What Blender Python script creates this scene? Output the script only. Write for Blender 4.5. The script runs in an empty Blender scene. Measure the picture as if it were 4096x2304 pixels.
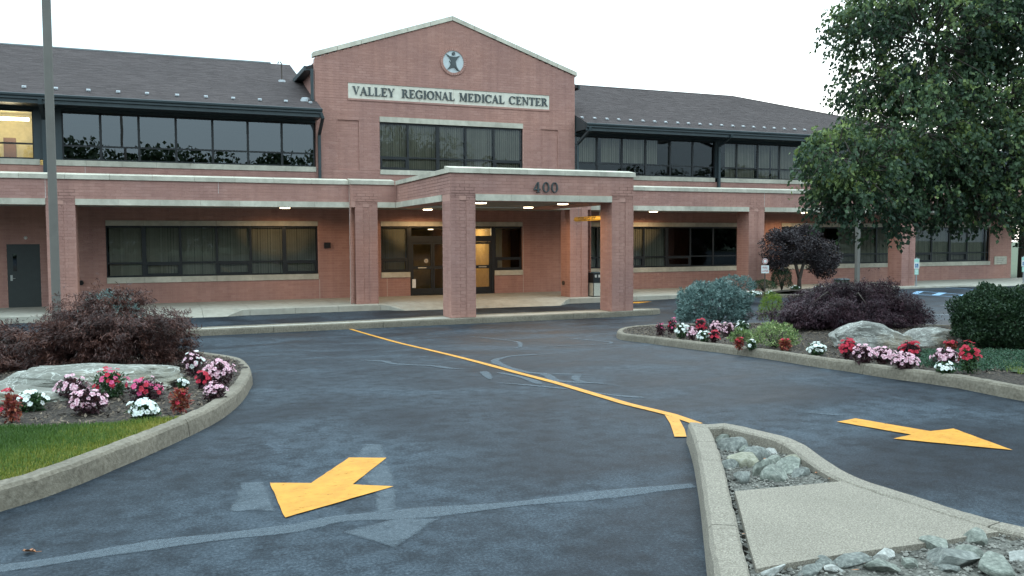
SKY_SAT, CLOUD, CLOUD_COL = .5, .80, (5.5, 7.1, 7.9, 1)
EXPO = 0.38
BRICK_K = 1.03
LAMP = 105
KL, KR, KF, KC, KP = True, True, False, False, False
D = {'CinL': [(-9.653, 32.172), (-9.37, 31.727), (-8.906, 31.015), (-8.558, 30.473), (-8.204, 29.92), (-7.887, 29.401)],
 'CinR': [(-7.573, 29.263), (-7.591, 29.579), (-7.581, 29.858), (-7.713, 30.212), (-7.824, 30.46), (-7.87, 30.627), (-7.846, 30.712), (-7.881, 31.008),
          (-7.832, 31.289), (-7.804, 31.478), (-7.803, 31.733), (-7.813, 31.846), (-7.808, 32.123)],
 'CoutL': [(-9.623, 31.827), (-9.312, 31.337), (-8.815, 30.571), (-8.44, 29.978), (-8.167, 29.535), (-7.922, 29.115), (-7.784, 28.88), (-7.647, 28.686)],
 'CoutR': [(-7.871, 29.064), (-7.713, 28.998), (-7.508, 29.066), (-7.431, 29.378), (-7.397, 29.712), (-7.443, 29.918), (-7.592, 30.265), (-7.672, 30.472),
           (-7.724, 30.64), (-7.748, 30.825), (-7.725, 31.146), (-7.717, 31.429), (-7.691, 31.622), (-7.657, 31.728), (-7.617, 31.992)],
 'Fout': [(11.744, 4.068), (11.534, 4.847), (12.031, 5.753), (13.032, 6.836), (14.647, 8.54), (15.853, 8.132), (17.268, 7.033), (18.331, 5.162), (17.3, 2.85),
          (13.881, 1.734), (12.673, 1.472), (12.0, 1.829), (11.59, 2.769)],
 'Lout': [(-13.042, 29.313), (-12.788, 29.071), (-12.623, 28.832), (-12.51, 28.723), (-12.226, 28.369), (-11.85, 27.72), (-11.401, 26.745), (-11.123, 25.971),
          (-10.868, 24.92), (-10.629, 23.523), (-10.554, 22.888), (-10.477, 21.7), (-10.467, 20.618), (-10.54, 19.898), (-10.778, 18.84), (-11.67, 15.813),
          (-13.398, 13.178), (-15.128, 11.276), (-17.488, 9.599)],
 'Rout': [(-3.81, 30.391), (-3.787, 29.559), (-3.791, 28.813), (-3.797, 28.616), (-3.752, 28.162), (-3.721, 27.647), (-3.728, 26.963), (-3.632, 26.321),
          (-3.586, 25.641), (-3.357, 24.138), (-3.15, 21.839), (-2.95, 20.429), (-2.858, 19.423), (-2.746, 18.909), (-2.513, 18.368), (-2.055, 17.552),
          (-1.538, 16.838), (-0.955, 16.268), (-0.342, 16.064), (0.591, 16.422), (1.77, 17.365), (2.679, 18.939), (3.523, 21.639), (4.064, 23.909)],
 'arrowF': [(5.631, 4.328), (6.715, 4.778), (5.831, 5.197), (5.347, 4.827)],
 'arrowL': [(-10.419, 28.388), (-10.168, 28.511), (-10.55, 29.113), (-10.31, 29.267), (-11.061, 29.646), (-11.05, 28.854), (-10.8, 28.973)],
 'arrowR': [(-6.198, 28.85), (-5.945, 28.807), (-5.765, 29.459), (-5.504, 29.462), (-5.735, 30.187), (-6.259, 29.539), (-6.011, 29.492)],
 'band': [(-12.578, 29.878), (-12.301, 29.883), (-11.743, 29.823), (-11.015, 29.842), (-10.778, 29.776), (-10.205, 29.878), (-9.45, 29.944), (-8.788, 29.986),
          (-8.489, 30.017)],
 'far': [(14.03, 4.886, 2.732, 3.423, 37.507), (10.214, 5.496, 0.541, 1.481, 35.488), (11.686, 5.429, 0.353, 1.019, 36.112),
         (12.854, 5.172, 0.826, 0.794, 36.794), (9.403, 7.749, 0.21, 0.591, 33.101), (10.14, 7.768, 0.192, 0.384, 33.364),
         (14.755, 6.607, 0.438, 0.396, 36.194), (9.972, 7.682, 1.422, 0.269, 33.379), (15.201, 6.405, 3.052, 0.158, 36.551)],
 'flL': [(-12.912, 26.141, 0.3, 0.175, 7.594), (-12.822, 25.634, 0.2, 0.303, 8.097), (-12.517, 25.067, 0.252, 0.314, 8.738),
         (-12.313, 26.016, 0.235, 0.343, 7.938), (-12.172, 25.072, 0.301, 0.345, 8.866), (-11.838, 25.382, 0.233, 0.346, 8.706),
         (-11.839, 26.555, 0.191, 0.252, 7.62), (-11.536, 26.3, 0.257, 0.195, 7.972), (-11.465, 24.587, 0.135, 0.124, 9.584),
         (-11.298, 23.202, 0.308, 0.252, 10.93), (-11.073, 24.446, 0.327, 0.355, 9.864), (-11.257, 24.593, 0.209, 0.167, 9.657),
         (-11.193, 25.611, 0.206, 0.239, 8.74)],
 'flR': [(-2.501, 20.032, 0.263, 0.198, 17.218), (-2.119, 19.835, 0.338, 0.227, 17.546), (-2.664, 21.022, 0.29, 0.271, 16.239),
         (-2.776, 21.53, 0.244, 0.208, 15.726), (-1.734, 20.295, 0.323, 0.239, 17.267), (-3.006, 22.234, 0.207, 0.237, 14.987),
         (-1.784, 20.864, 0.274, 0.289, 16.721), (-2.993, 22.505, 0.229, 0.17, 14.741), (-1.865, 21.353, 0.266, 0.257, 16.238),
         (-1.437, 21.261, 0.271, 0.285, 16.486), (-3.539, 23.892, 0.21, 0.153, 13.249), (-3.456, 24.085, 0.17, 0.17, 13.101),
         (-3.168, 24.499, 0.199, 0.203, 12.828), (-3.36, 25.385, 0.189, 0.258, 11.935), (-3.297, 25.919, 0.271, 0.238, 11.465),
         (-3.723, 26.616, 0.252, 0.276, 10.658), (-3.525, 26.746, 0.226, 0.26, 10.613), (-3.778, 27.309, 0.219, 0.302, 9.995),
         (-2.642, 26.338, 0.238, 0.293, 11.327), (-3.083, 27.291, 0.228, 0.331, 10.277), (-3.768, 27.86, 0.164, 0.219, 9.49),
         (-3.468, 27.909, 0.371, 0.261, 9.559), (-1.389, 25.889, 0.169, 0.176, 12.22)],
 'grassL': [(-12.999, 26.152), (-12.644, 26.234), (-12.195, 26.489), (-11.869, 26.929), (-11.602, 27.209), (-11.854, 28.07), (-12.224, 28.706),
            (-12.576, 29.13)],
 'h1': [(20.231, 5.658), (19.841, 8.578)],
 'h2': [(18.197, 7.123), (18.387, 9.144)],
 'h3': [(14.123, 12.104), (15.564, 12.055)],
 'h4': [(9.052, 15.878), (10.411, 16.35)],
 'h5': [(23.627, 4.04), (23.494, 6.351)],
 'h6': [(11.157, 13.962), (10.79, 14.68)],
 'hd0': [(18.469, 6.921), (20.156, 5.728)],
 'hd1': [(18.469, 8.019), (20.191, 6.902)],
 'hd2': [(18.36, 9.167), (19.986, 8.275)],
 'leaf': (-12.366, 29.703, 0.026, 0.052, 4.518),
 'line': [(-6.637, 10.182), (-6.557, 10.567), (-6.639, 13.465), (-6.804, 16.474), (-6.904, 18.696), (-7.0, 20.525), (-7.095, 22.057), (-7.181, 23.338),
          (-7.22, 23.9), (-7.256, 24.819), (-7.28, 25.423), (-7.321, 26.007), (-7.362, 26.683), (-7.389, 27.258), (-7.371, 27.649), (-7.355, 28.001),
          (-7.364, 28.432)],
 'lobes': [(2.361, 21.942, 6.045, 1.673), (3.624, 21.835, 7.513, 2.003), (1.695, 22.313, 4.275, 1.435), (0.322, 22.334, 3.487, 1.099),
           (-0.263, 22.403, 3.716, 0.683), (0.578, 22.474, 2.9, 0.806), (-0.042, 22.43, 2.967, 0.651), (3.037, 22.322, 4.332, 1.79),
           (3.49, 23.099, 3.511, 1.284), (4.766, 22.406, 5.826, 2.083), (1.917, 22.689, 3.13, 0.895), (1.066, 21.608, 6.313, 0.731),
           (1.182, 21.715, 5.314, 0.692), (2.652, 23.11, 2.972, 0.667), (5.968, 22.428, 4.691, 2.472), (6.411, 22.466, 7.157, 2.884),
           (3.016, 20.99, 8.41, 1.813), (8.57, 22.386, 5.253, 2.609), (7.068, 22.979, 3.039, 1.483)],
 'misc': [(-12.366, 29.703, 0.026, 0.052, 4.518), (-13.591, 15.355, 7.134, 0.16, 17.329), (24.444, 1.461, 1.35, 0.206, 44.662),
          (31.907, 1.818, 1.331, 0.353, 47.177), (-2.134, 26.322, 0.199, 0.399, 11.542)],
 'pC': [(-6.251, 26.845), (-6.714, 27.97), (-6.942, 27.712), (-6.841, 26.492), (-6.384, 24.7), (-6.95, 24.304), (-6.545, 25.991)],
 'pR': [(-6.446, 28.302), (-6.054, 28.332), (-5.861, 28.562), (-5.691, 28.776), (-6.051, 28.715), (-6.196, 28.494)],
 'poleL': [(-12.989, 21.272, 1.748), (-13.094, 20.148, 1.707), (-13.199, 19.023, 1.667), (-13.303, 17.899, 1.626)],
 'rockL': [(-11.908, 24.082, 0.276, 0.825, 9.883), (-12.676, 24.299, 0.319, 1.406, 9.389), (-12.941, 24.677, 0.216, 1.106, 8.937)],
 'rockR': [(-1.219, 24.777, 0.445, 1.878, 13.314)],
 'rocksD': [(-8.265, 31.711, 0.155), (-8.01, 31.714, 0.158), (-8.193, 31.88, 0.15), (-8.789, 31.72, 0.153), (-8.598, 31.738, 0.112), (-8.359, 31.891, 0.233),
            (-8.912, 31.676, 0.11), (-8.735, 31.834, 0.156), (-8.569, 31.858, 0.109), (-9.193, 31.668, 0.101), (-8.029, 31.973, 0.106), (-8.459, 31.957, 0.09),
            (-8.228, 32.047, 0.198), (-8.925, 31.766, 0.072), (-9.037, 31.73, 0.107)],
 'rocksU': [(-7.681, 29.233, 0.113), (-7.807, 29.471, 0.197), (-7.632, 29.375, 0.091), (-7.8, 29.65, 0.096), (-7.665, 29.762, 0.105), (-7.86, 29.862, 0.158),
            (-7.8, 29.991, 0.128), (-8.023, 29.956, 0.181), (-8.177, 30.001, 0.116), (-8.116, 30.24, 0.207), (-7.763, 30.116, 0.135), (-7.908, 30.261, 0.174),
            (-7.93, 30.369, 0.128), (-7.767, 30.375, 0.095), (-8.11, 30.377, 0.16), (-8.336, 30.323, 0.159)],
 's1': [(-8.823, 20.115), (-8.328, 20.853), (-8.28, 21.559), (-7.88, 22.327), (-7.785, 22.88), (-7.47, 23.342)],
 's10': [(-7.446, 23.675), (-7.389, 24.56), (-7.497, 25.497)],
 's2': [(-7.501, 23.426), (-7.847, 24.665)],
 's3': [(-7.973, 24.864), (-7.746, 25.164), (-7.545, 25.604), (-7.369, 26.04)],
 's4': [(-4.888, 21.703), (-5.555, 21.461), (-6.122, 21.373), (-6.519, 21.68), (-6.761, 22.018), (-6.934, 22.565), (-7.062, 23.428), (-7.09, 24.033),
        (-6.99, 24.39), (-7.169, 25.118), (-7.033, 25.436), (-6.835, 25.708), (-6.79, 26.079), (-6.707, 26.565)],
 's5': [(-6.963, 24.372), (-6.536, 24.778)],
 's6': [(-6.652, 24.716), (-6.907, 25.134), (-6.959, 25.557)],
 's7': [(-6.358, 19.564), (-5.491, 19.746), (-4.829, 18.458), (-4.633, 17.542), (-4.679, 15.964), (-4.784, 14.561)],
 's8': [(-5.324, 19.594), (-4.475, 19.826), (-3.652, 19.924), (-3.382, 19.689), (-3.283, 19.14), (-3.367, 17.222)],
 's9': [(-7.296, 26.268), (-7.202, 26.668), (-6.981, 27.011)],
 'shrubs': [(-12.303, 22.089, 1.05, 2.066, 11.577), (-13.808, 20.042, 0.724, 1.782, 12.899), (-12.54, 17.515, 1.041, 1.177, 15.723),
            (0.196, 18.027, 1.024, 1.765, 20.104), (2.57, 17.199, 0.664, 0.69, 21.774), (0.828, 21.655, 1.027, 2.836, 16.984),
            (-0.359, 25.883, 0.865, 1.271, 12.618), (-2.783, 23.897, 0.39, 0.74, 13.532), (-2.616, 22.788, 0.286, 0.379, 14.623)],
 'slab': [(-8.628, 30.626), (-7.869, 30.715), (-7.881, 30.814), (-7.907, 31.033), (-7.861, 31.315), (-7.833, 31.502), (-7.844, 31.743), (-8.232, 31.727),
          (-8.804, 31.676), (-9.289, 31.665), (-9.116, 31.388), (-8.844, 30.967)],
 'stub': [(-7.423, 27.989), (-7.586, 28.335), (-7.832, 28.781), (-7.743, 28.82), (-7.598, 28.574), (-7.403, 28.194)],
 'tri': [(-10.239, 27.928), (-10.043, 28.055), (-10.237, 29.187), (-10.388, 29.815), (-10.597, 29.806), (-10.477, 29.235), (-10.543, 28.725)],
 'tri2': [(-10.865, 29.994), (-10.447, 29.871), (-10.168, 29.991), (-10.416, 30.257), (-10.607, 30.471), (-10.705, 30.269)],
 'tri3': [(-11.26, 28.721), (-11.031, 28.757), (-11.049, 29.611), (-11.213, 29.459), (-11.408, 29.44)],
 'trunk': (6.487, 23.026, -1.842)}
import bpy, math, random
import numpy as np
from mathutils import Vector, Matrix, noise
R = math.radians
random.seed(7); RNG = np.random.default_rng(7)
S = bpy.context.scene
C = S.collection

# ---------------------------------------------------------------- camera, sky, light, exposure
def P3(u, w, z=0.0):
    """u runs along the facade, w from the facade towards the street, z up"""
    return (u, -w, z)

cam = bpy.data.cameras.new('camera'); co = bpy.data.objects.new('camera', cam); C.objects.link(co)
cam.lens = 36 * 3473.6 / 4096; cam.sensor_width = 36; cam.clip_start = .1; cam.clip_end = 2000
_r = Vector((0.92415, -0.3820, -0.00495)); _u = Vector((0.02531, 0.0483, 0.99851)); _f = Vector((0.38119, 0.9229, -0.0543))
m = Matrix(((_r.x, _u.x, -_f.x), (_r.y, _u.y, -_f.y), (_r.z, _u.z, -_f.z)))
co.matrix_world = Matrix.Translation(Vector(P3(-11.734, 34.764, 2.233))) @ m.to_4x4()
S.camera = co

SUN_EL, SUN_ROT = 7.0, 45.0
world = bpy.data.worlds.new('World'); S.world = world; world.use_nodes = True
wn = world.node_tree; wn.nodes.clear()
_o = wn.nodes.new('ShaderNodeOutputWorld'); _b = wn.nodes.new('ShaderNodeBackground')
_s = wn.nodes.new('ShaderNodeTexSky'); _s.sky_type = 'NISHITA'; _s.sun_disc = False
_s.sun_elevation = R(SUN_EL); _s.sun_rotation = R(SUN_ROT); _s.air_density = 1.0; _s.dust_density = 1.5; _s.ozone_density = 2.0
_h = wn.nodes.new('ShaderNodeHueSaturation'); _h.inputs['Saturation'].default_value = SKY_SAT
wn.links.new(_s.outputs[0], _h.inputs['Color'])
# even overcast: luminance rises from the horizon to the zenith as (1 + 2 sin h) / 3
_t = wn.nodes.new('ShaderNodeTexCoord'); _x = wn.nodes.new('ShaderNodeSeparateXYZ'); wn.links.new(_t.outputs['Generated'], _x.inputs[0])
_c = wn.nodes.new('ShaderNodeMath'); _c.operation = 'MAXIMUM'; wn.links.new(_x.outputs['Z'], _c.inputs[0]); _c.inputs[1].default_value = 0
_a = wn.nodes.new('ShaderNodeMath'); _a.operation = 'MULTIPLY_ADD'; wn.links.new(_c.outputs[0], _a.inputs[0]); _a.inputs[1].default_value = 2; _a.inputs[2].default_value = 1
_v = wn.nodes.new('ShaderNodeVectorMath'); _v.operation = 'SCALE'; _v.inputs[0].default_value = CLOUD_COL[:3]; wn.links.new(_a.outputs[0], _v.inputs['Scale'])
_m = wn.nodes.new('ShaderNodeMix'); _m.data_type = 'RGBA'; _m.inputs[0].default_value = CLOUD
wn.links.new(_h.outputs[0], _m.inputs[6]); wn.links.new(_v.outputs[0], _m.inputs[7])
wn.links.new(_m.outputs[2], _b.inputs['Color']); _b.inputs['Strength'].default_value = 0.15
wn.links.new(_b.outputs[0], _o.inputs['Surface'])
sd = bpy.data.lights.new('sun', 'SUN'); so = bpy.data.objects.new('sun', sd); C.objects.link(so)
sd.energy = 0.5; sd.angle = R(40); sd.color = (1, .93, .85)
so.rotation_euler = Vector((math.sin(R(SUN_ROT)), math.cos(R(SUN_ROT)), math.tan(R(30)))).to_track_quat('Z', 'Y').to_euler()
S.view_settings.view_transform = 'Standard'; S.view_settings.look = 'None'
S.view_settings.exposure = EXPO; S.view_settings.gamma = 1.0; S.view_settings.use_curve_mapping = False
S.cycles.max_bounces = 8; S.cycles.transparent_max_bounces = 16
try: S.cycles.use_denoising = True
except Exception: pass

# ---------------------------------------------------------------- helpers
def G(w, u=0.0):
    """height of the asphalt"""
    t = min(max((w - 10.6) / 17.4, 0), 1); s = t * t * (3 - 2 * t) * .35 + t * .65
    return -0.26 + 0.88 * s + min(max((u - 5) / 9, 0), 1) * min(max((15 - w) / 6, 0), 1) * .12

class MB:
    def __init__(s): s.v = []; s.f = []; s.t = []
    def add(s, vs, fs, tone=None):
        n = len(s.v); s.v += vs
        for f in fs: s.f.append(tuple(n + i for i in f)); s.t.append(0.5 if tone is None else tone)
    def box(s, u0, u1, w0, w1, z0, z1, tone=None):
        s.add([P3(u, w, z) for z in (z0, z1) for w in (w0, w1) for u in (u0, u1)],
              [(0, 2, 3, 1), (4, 5, 7, 6), (0, 1, 5, 4), (2, 6, 7, 3), (0, 4, 6, 2), (1, 3, 7, 5)], tone)
    def hexa(s, p, tone=None):   # p: 8 (u,w,z): bottom ring of four, top ring of four
        s.add([P3(*q) for q in p], [(3, 2, 1, 0), (4, 5, 6, 7), (0, 1, 5, 4), (1, 2, 6, 5), (2, 3, 7, 6), (3, 0, 4, 7)], tone)
    def poly(s, pts, tone=None): s.add([P3(*p) for p in pts], [tuple(range(len(pts)))], tone)
    def prism(s, pts, h0, h1, T, tone=None):  # pts 2D, T(a,b,h) -> (u,w,z)
        n = len(pts)
        s.add([P3(*T(a, b, h0)) for a, b in pts] + [P3(*T(a, b, h1)) for a, b in pts],
              [tuple(range(n))[::-1], tuple(range(n, 2 * n))] + [(i, (i + 1) % n, n + (i + 1) % n, n + i) for i in range(n)], tone)
    def tube(s, path, rad, n=8, tone=None, caps=True):
        path = [Vector(P3(*p)) for p in path]; k = len(path)
        rad = rad if isinstance(rad, (list, tuple)) else [rad] * k
        vs = []
        ref = None
        for i, p in enumerate(path):
            d = (path[min(i + 1, k - 1)] - path[max(i - 1, 0)]).normalized()
            if ref is None or abs(ref.dot(d)) > .95: ref = Vector((0, 0, 1)) if abs(d.z) < .9 else Vector((1, 0, 0))
            a = d.cross(ref).normalized(); b = d.cross(a)
            for j in range(n):
                t = 2 * math.pi * (j + .5) / n; vs.append(tuple(p + (a * math.cos(t) + b * math.sin(t)) * rad[i]))
        fs = [(i * n + j, i * n + (j + 1) % n, (i + 1) * n + (j + 1) % n, (i + 1) * n + j) for i in range(k - 1) for j in range(n)]
        if caps: fs += [tuple(range(n))[::-1], tuple(range((k - 1) * n, k * n))]
        s.add(vs, fs, tone)
    def build(s, name, mat, parent=None, smooth=False, **kw):
        me = bpy.data.meshes.new(name); me.from_pydata(s.v, [], s.f)
        at = me.attributes.new('tone', 'FLOAT', 'FACE'); at.data.foreach_set('value', np.array(s.t, np.float32))
        return finish(name, me, mat, parent, smooth, **kw)

def finish(name, me, mat, parent=None, smooth=False, **kw):
    for mm in (mat if isinstance(mat, (list, tuple)) else [mat]): me.materials.append(mm)
    if smooth: me.polygons.foreach_set('use_smooth', [True] * len(me.polygons))
    o = bpy.data.objects.new(name, me); C.objects.link(o)
    if parent: o.parent = parent
    for k, v in kw.items(): o[k] = v
    return o

def inst(o, name=None, parent=None, loc=None, rot=None, scale=None, **kw):
    c = bpy.data.objects.new(name or o.name.split('.')[0], o.data); C.objects.link(c)
    if parent: c.parent = parent
    if loc is not None: c.location = loc
    if rot is not None: c.rotation_euler = rot
    if scale is not None: c.scale = scale if hasattr(scale, '__len__') else (scale,) * 3
    for k, v in kw.items(): c[k] = v
    return c

def thing(name, label, cat, loc=(0, 0, 0), rotz=0, group=None):
    o = bpy.data.objects.new(name, None); C.objects.link(o); o.location = loc; o.rotation_euler = (0, 0, rotz)
    o['label'] = label; o['category'] = cat
    if group: o['group'] = group
    return o
def tag(o, label, cat, group=None):
    o['label'] = label; o['category'] = cat
    if group: o['group'] = group
    return o

def catmull(pts, step, closed=False):
    pts = [Vector(p) for p in pts]; n = len(pts); out = []
    rng = range(n) if closed else range(n - 1)
    for i in rng:
        g = (lambda k: pts[k % n]) if closed else (lambda k: pts[min(max(k, 0), n - 1)])
        a, b, c, d = g(i - 1), g(i), g(i + 1), g(i + 2)
        m_ = max(1, int((c - b).length / step))
        for j in range(m_):
            t = j / m_
            out.append(.5 * ((2 * b) + (c - a) * t + (2 * a - 5 * b + 4 * c - d) * t * t + (3 * b - a - 3 * c + d) * t ** 3))
    if not closed: out.append(pts[-1])
    return [tuple(p) for p in out]

# ---------------------------------------------------------------- materials
MATS = {}
def _nt(name, rough=.8, spec=.5, metallic=0):
    m_ = bpy.data.materials.new(name); m_.use_nodes = True; n = m_.node_tree
    b = n.nodes['Principled BSDF']; b.inputs['Roughness'].default_value = rough
    b.inputs['Specular IOR Level'].default_value = spec; b.inputs['Metallic'].default_value = metallic
    MATS[name] = m_
    return m_, n, b
def N(n, typ, **kw):
    x = n.nodes.new(typ)
    for k, v in kw.items():
        if k in x.inputs.keys() if hasattr(x.inputs, 'keys') else False: x.inputs[k].default_value = v
        else: setattr(x, k, v)
    return x
def ramp(n, fac, stops):
    r = n.nodes.new('ShaderNodeValToRGB'); e = r.color_ramp.elements
    while len(e) < len(stops): e.new(.5)
    for i, (p, c) in enumerate(stops): e[i].position = p; e[i].color = (*c, 1)
    n.links.new(fac, r.inputs[0]); return r.outputs[0]
def mixc(n, fac, a, b, mode='MIX'):
    x = n.nodes.new('ShaderNodeMix'); x.data_type = 'RGBA'; x.blend_type = mode
    for i, v in ((0, fac), (6, a), (7, b)):
        if hasattr(v, 'is_output') or isinstance(v, bpy.types.NodeSocket): n.links.new(v, x.inputs[i])
        else: x.inputs[i].default_value = v if i == 0 else (*v, 1)
    return x.outputs[2]
def tex(n, scale, detail=4, rough=.6, stretch=None, obj=True, dist=0):
    tc = n.nodes.new('ShaderNodeTexCoord'); out = tc.outputs['Object']
    if stretch:
        mp = n.nodes.new('ShaderNodeMapping'); mp.inputs['Scale'].default_value = stretch; n.links.new(out, mp.inputs[0]); out = mp.outputs[0]
    t = n.nodes.new('ShaderNodeTexNoise'); t.inputs['Scale'].default_value = scale; t.inputs['Detail'].default_value = detail
    t.inputs['Roughness'].default_value = rough; t.inputs['Distortion'].default_value = dist
    n.links.new(out, t.inputs['Vector']); return t.outputs['Fac']
def bump(n, b, h, strength, dist=.01):
    x = n.nodes.new('ShaderNodeBump'); x.inputs['Strength'].default_value = strength; x.inputs['Distance'].default_value = dist
    n.links.new(h, x.inputs['Height']); n.links.new(x.outputs[0], b.inputs['Normal'])
def noisy(name, stops, scale, rough=.85, bs=0, bscale=None, detail=5, spec=.4, stretch=None, big=None, tone=None, metallic=0, dist=.01):
    """ramp-coloured noise; big=(scale, dark colour factor) adds broad stains; tone varies pieces by their 'tone'"""
    m_, n, b = _nt(name, rough, spec, metallic)
    c = ramp(n, tex(n, scale, detail, stretch=stretch), stops)
    if big:
        f = ramp(n, tex(n, big[0], 5, .65, stretch=big[2] if len(big) > 2 else None), [(.35, (big[1],) * 3), (.65, (1, 1, 1))])
        c = mixc(n, 1.0, c, f, 'MULTIPLY')
    if tone:
        a = n.nodes.new('ShaderNodeAttribute'); a.attribute_name = 'tone'
        f = ramp(n, a.outputs['Fac'], [(0, (1 - tone,) * 3), (1, (1 + tone,) * 3)])
        c = mixc(n, 1.0, c, f, 'MULTIPLY')
    n.links.new(c, b.inputs['Base Color'])
    if bs: bump(n, b, tex(n, bscale or scale * 3, 4), bs, dist)
    return m_
def plain(name, col, rough=.5, spec=.5, metallic=0):
    m_, n, b = _nt(name, rough, spec, metallic)
    c = ramp(n, tex(n, 6, 5), [(.3, tuple(x * .85 for x in col)), (.7, tuple(min(1, x * 1.1) for x in col))])
    n.links.new(c, b.inputs['Base Color']); return m_
def emit(name, col, st):
    m_, n, b = _nt(name, .5); b.inputs['Base Color'].default_value = (*col, 1)
    b.inputs['Emission Color'].default_value = (*col, 1); b.inputs['Emission Strength'].default_value = st; return m_

def brick_mat(name, source):
    m_, n, b = _nt(name, .88, .25)
    if source == 'attr':
        a = n.nodes.new('ShaderNodeAttribute'); a.attribute_name = 'tone'; f = a.outputs['Fac']
    else:
        a = n.nodes.new('ShaderNodeObjectInfo'); f = a.outputs['Random']
    k = BRICK_K
    c = ramp(n, f, [(0, (.352 * k, .192 * k, .156 * k)), (.3, (.368 * k, .203 * k, .165 * k)), (.7, (.382 * k, .213 * k, .174 * k)), (1, (.402 * k, .229 * k, .188 * k))])
    geo = n.nodes.new('ShaderNodeNewGeometry')
    t = n.nodes.new('ShaderNodeTexNoise'); t.inputs['Scale'].default_value = .35; t.inputs['Detail'].default_value = 6; n.links.new(geo.outputs['Position'], t.inputs['Vector'])
    c = mixc(n, 1.0, c, ramp(n, t.outputs['Fac'], [(.3, (.86, .86, .9)), (.7, (1.1, 1.06, 1.02))]), 'MULTIPLY')
    # rain streaks and rising damp where bricks are wetter
    mp = n.nodes.new('ShaderNodeMapping'); mp.inputs['Scale'].default_value = (3, 3, .18); n.links.new(geo.outputs['Position'], mp.inputs[0])
    t2 = n.nodes.new('ShaderNodeTexNoise'); t2.inputs['Scale'].default_value = 1.3; t2.inputs['Detail'].default_value = 5; n.links.new(mp.outputs[0], t2.inputs['Vector'])
    c = mixc(n, 1.0, c, ramp(n, t2.outputs['Fac'], [(.32, (.88, .87, .88)), (.6, (1.02, 1.02, 1.02))]), 'MULTIPLY')
    t3 = n.nodes.new('ShaderNodeTexNoise'); t3.inputs['Scale'].default_value = 40; t3.inputs['Detail'].default_value = 3; n.links.new(geo.outputs['Position'], t3.inputs['Vector'])
    c = mixc(n, 1.0, c, ramp(n, t3.outputs['Fac'], [(.3, (.94, .94, .94)), (.7, (1.05, 1.05, 1.05))]), 'MULTIPLY')
    n.links.new(c, b.inputs['Base Color']); bump(n, b, t3.outputs['Fac'], .3, .004)
    return m_

def foliage(name, c0, c1, c2, rough=.55, trans=.25, spec=.35):
    m_, n, b = _nt(name, rough, spec)
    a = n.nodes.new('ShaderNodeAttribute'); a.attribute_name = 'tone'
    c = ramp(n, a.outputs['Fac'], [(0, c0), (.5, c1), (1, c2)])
    n.links.new(c, b.inputs['Base Color'])
    tr = n.nodes.new('ShaderNodeBsdfTranslucent'); n.links.new(c, tr.inputs['Color'])
    mx = n.nodes.new('ShaderNodeMixShader'); mx.inputs[0].default_value = trans
    out = n.nodes['Material Output']
    n.links.new(b.outputs[0], mx.inputs[1]); n.links.new(tr.outputs[0], mx.inputs[2]); n.links.new(mx.outputs[0], out.inputs['Surface'])
    return m_

def glass_mat(name, tint, refl=.08, rough=.0, wob=.0):
    m_, n, b = _nt(name); out = n.nodes['Material Output']
    tp = n.nodes.new('ShaderNodeBsdfTransparent'); tp.inputs[0].default_value = (*tint, 1)
    gl = n.nodes.new('ShaderNodeBsdfGlossy'); gl.inputs['Color'].default_value = (.9, .95, 1, 1); gl.inputs['Roughness'].default_value = rough
    if wob:
        x = n.nodes.new('ShaderNodeBump'); x.inputs['Strength'].default_value = wob; x.inputs['Distance'].default_value = .02
        n.links.new(tex(n, .7, 2), x.inputs['Height']); n.links.new(x.outputs[0], gl.inputs['Normal'])
    fr = n.nodes.new('ShaderNodeFresnel'); fr.inputs[0].default_value = 1.5
    mt = n.nodes.new('ShaderNodeMath'); mt.operation = 'MULTIPLY_ADD'; mt.use_clamp = True
    n.links.new(fr.outputs[0], mt.inputs[0]); mt.inputs[1].default_value = 1.0; mt.inputs[2].default_value = refl
    mx = n.nodes.new('ShaderNodeMixShader'); n.links.new(mt.outputs[0], mx.inputs[0])
    n.links.new(tp.outputs[0], mx.inputs[1]); n.links.new(gl.outputs[0], mx.inputs[2]); n.links.new(mx.outputs[0], out.inputs['Surface'])
    return m_

M_brick = brick_mat('brick', 'attr'); M_brickobj = brick_mat('brick_single', 'obj')
M_mortar = noisy('mortar', [(.3, (.42, .236, .192)), (.7, (.47, .27, .22))], 8, .95, .2, spec=.2)
M_stone = noisy('cast_stone', [(.3, (.47, .43, .345)), (.7, (.60, .555, .455))], 5, .85, .15, 60, spec=.3, big=(.9, .72, (1, 1, .5)), tone=.09)
M_metal = noisy('dark_teal_metal', [(.3, (.030, .042, .046)), (.7, (.042, .056, .06))], 2, .45, spec=.4)
M_frame = noisy('bronze_frame', [(.3, (.010, .011, .012)), (.7, (.017, .018, .019))], 4, .4)
M_soffit = noisy('soffit_plaster', [(.3, (.23, .22, .19)), (.7, (.28, .27, .235))], 1.5, .9)
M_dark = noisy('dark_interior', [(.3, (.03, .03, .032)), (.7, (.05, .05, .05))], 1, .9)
M_blind = noisy('blind_fabric', [(.3, (.42, .41, .375)), (.7, (.50, .485, .44))], 3, .8, tone=.10)
M_glass = glass_mat('tinted_glass', (.62, .62, .56), .0)
M_glass_up = glass_mat('mirror_tinted_glass', (.20, .24, .25), .075, wob=.03)
M_glass_door = glass_mat('clear_door_glass', (.72, .72, .68), .02)
M_conc = noisy('sidewalk_concrete', [(.3, (.33, .305, .25)), (.7, (.43, .40, .335))], 3, .9, .2, 80, big=(.5, .82))
M_kerb = noisy('kerb_concrete', [(.25, (.115, .094, .068)), (.5, (.195, .165, .124)), (.8, (.30, .258, .20))], 30, .92, .6, 70, detail=8, big=(1.6, .72))
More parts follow.
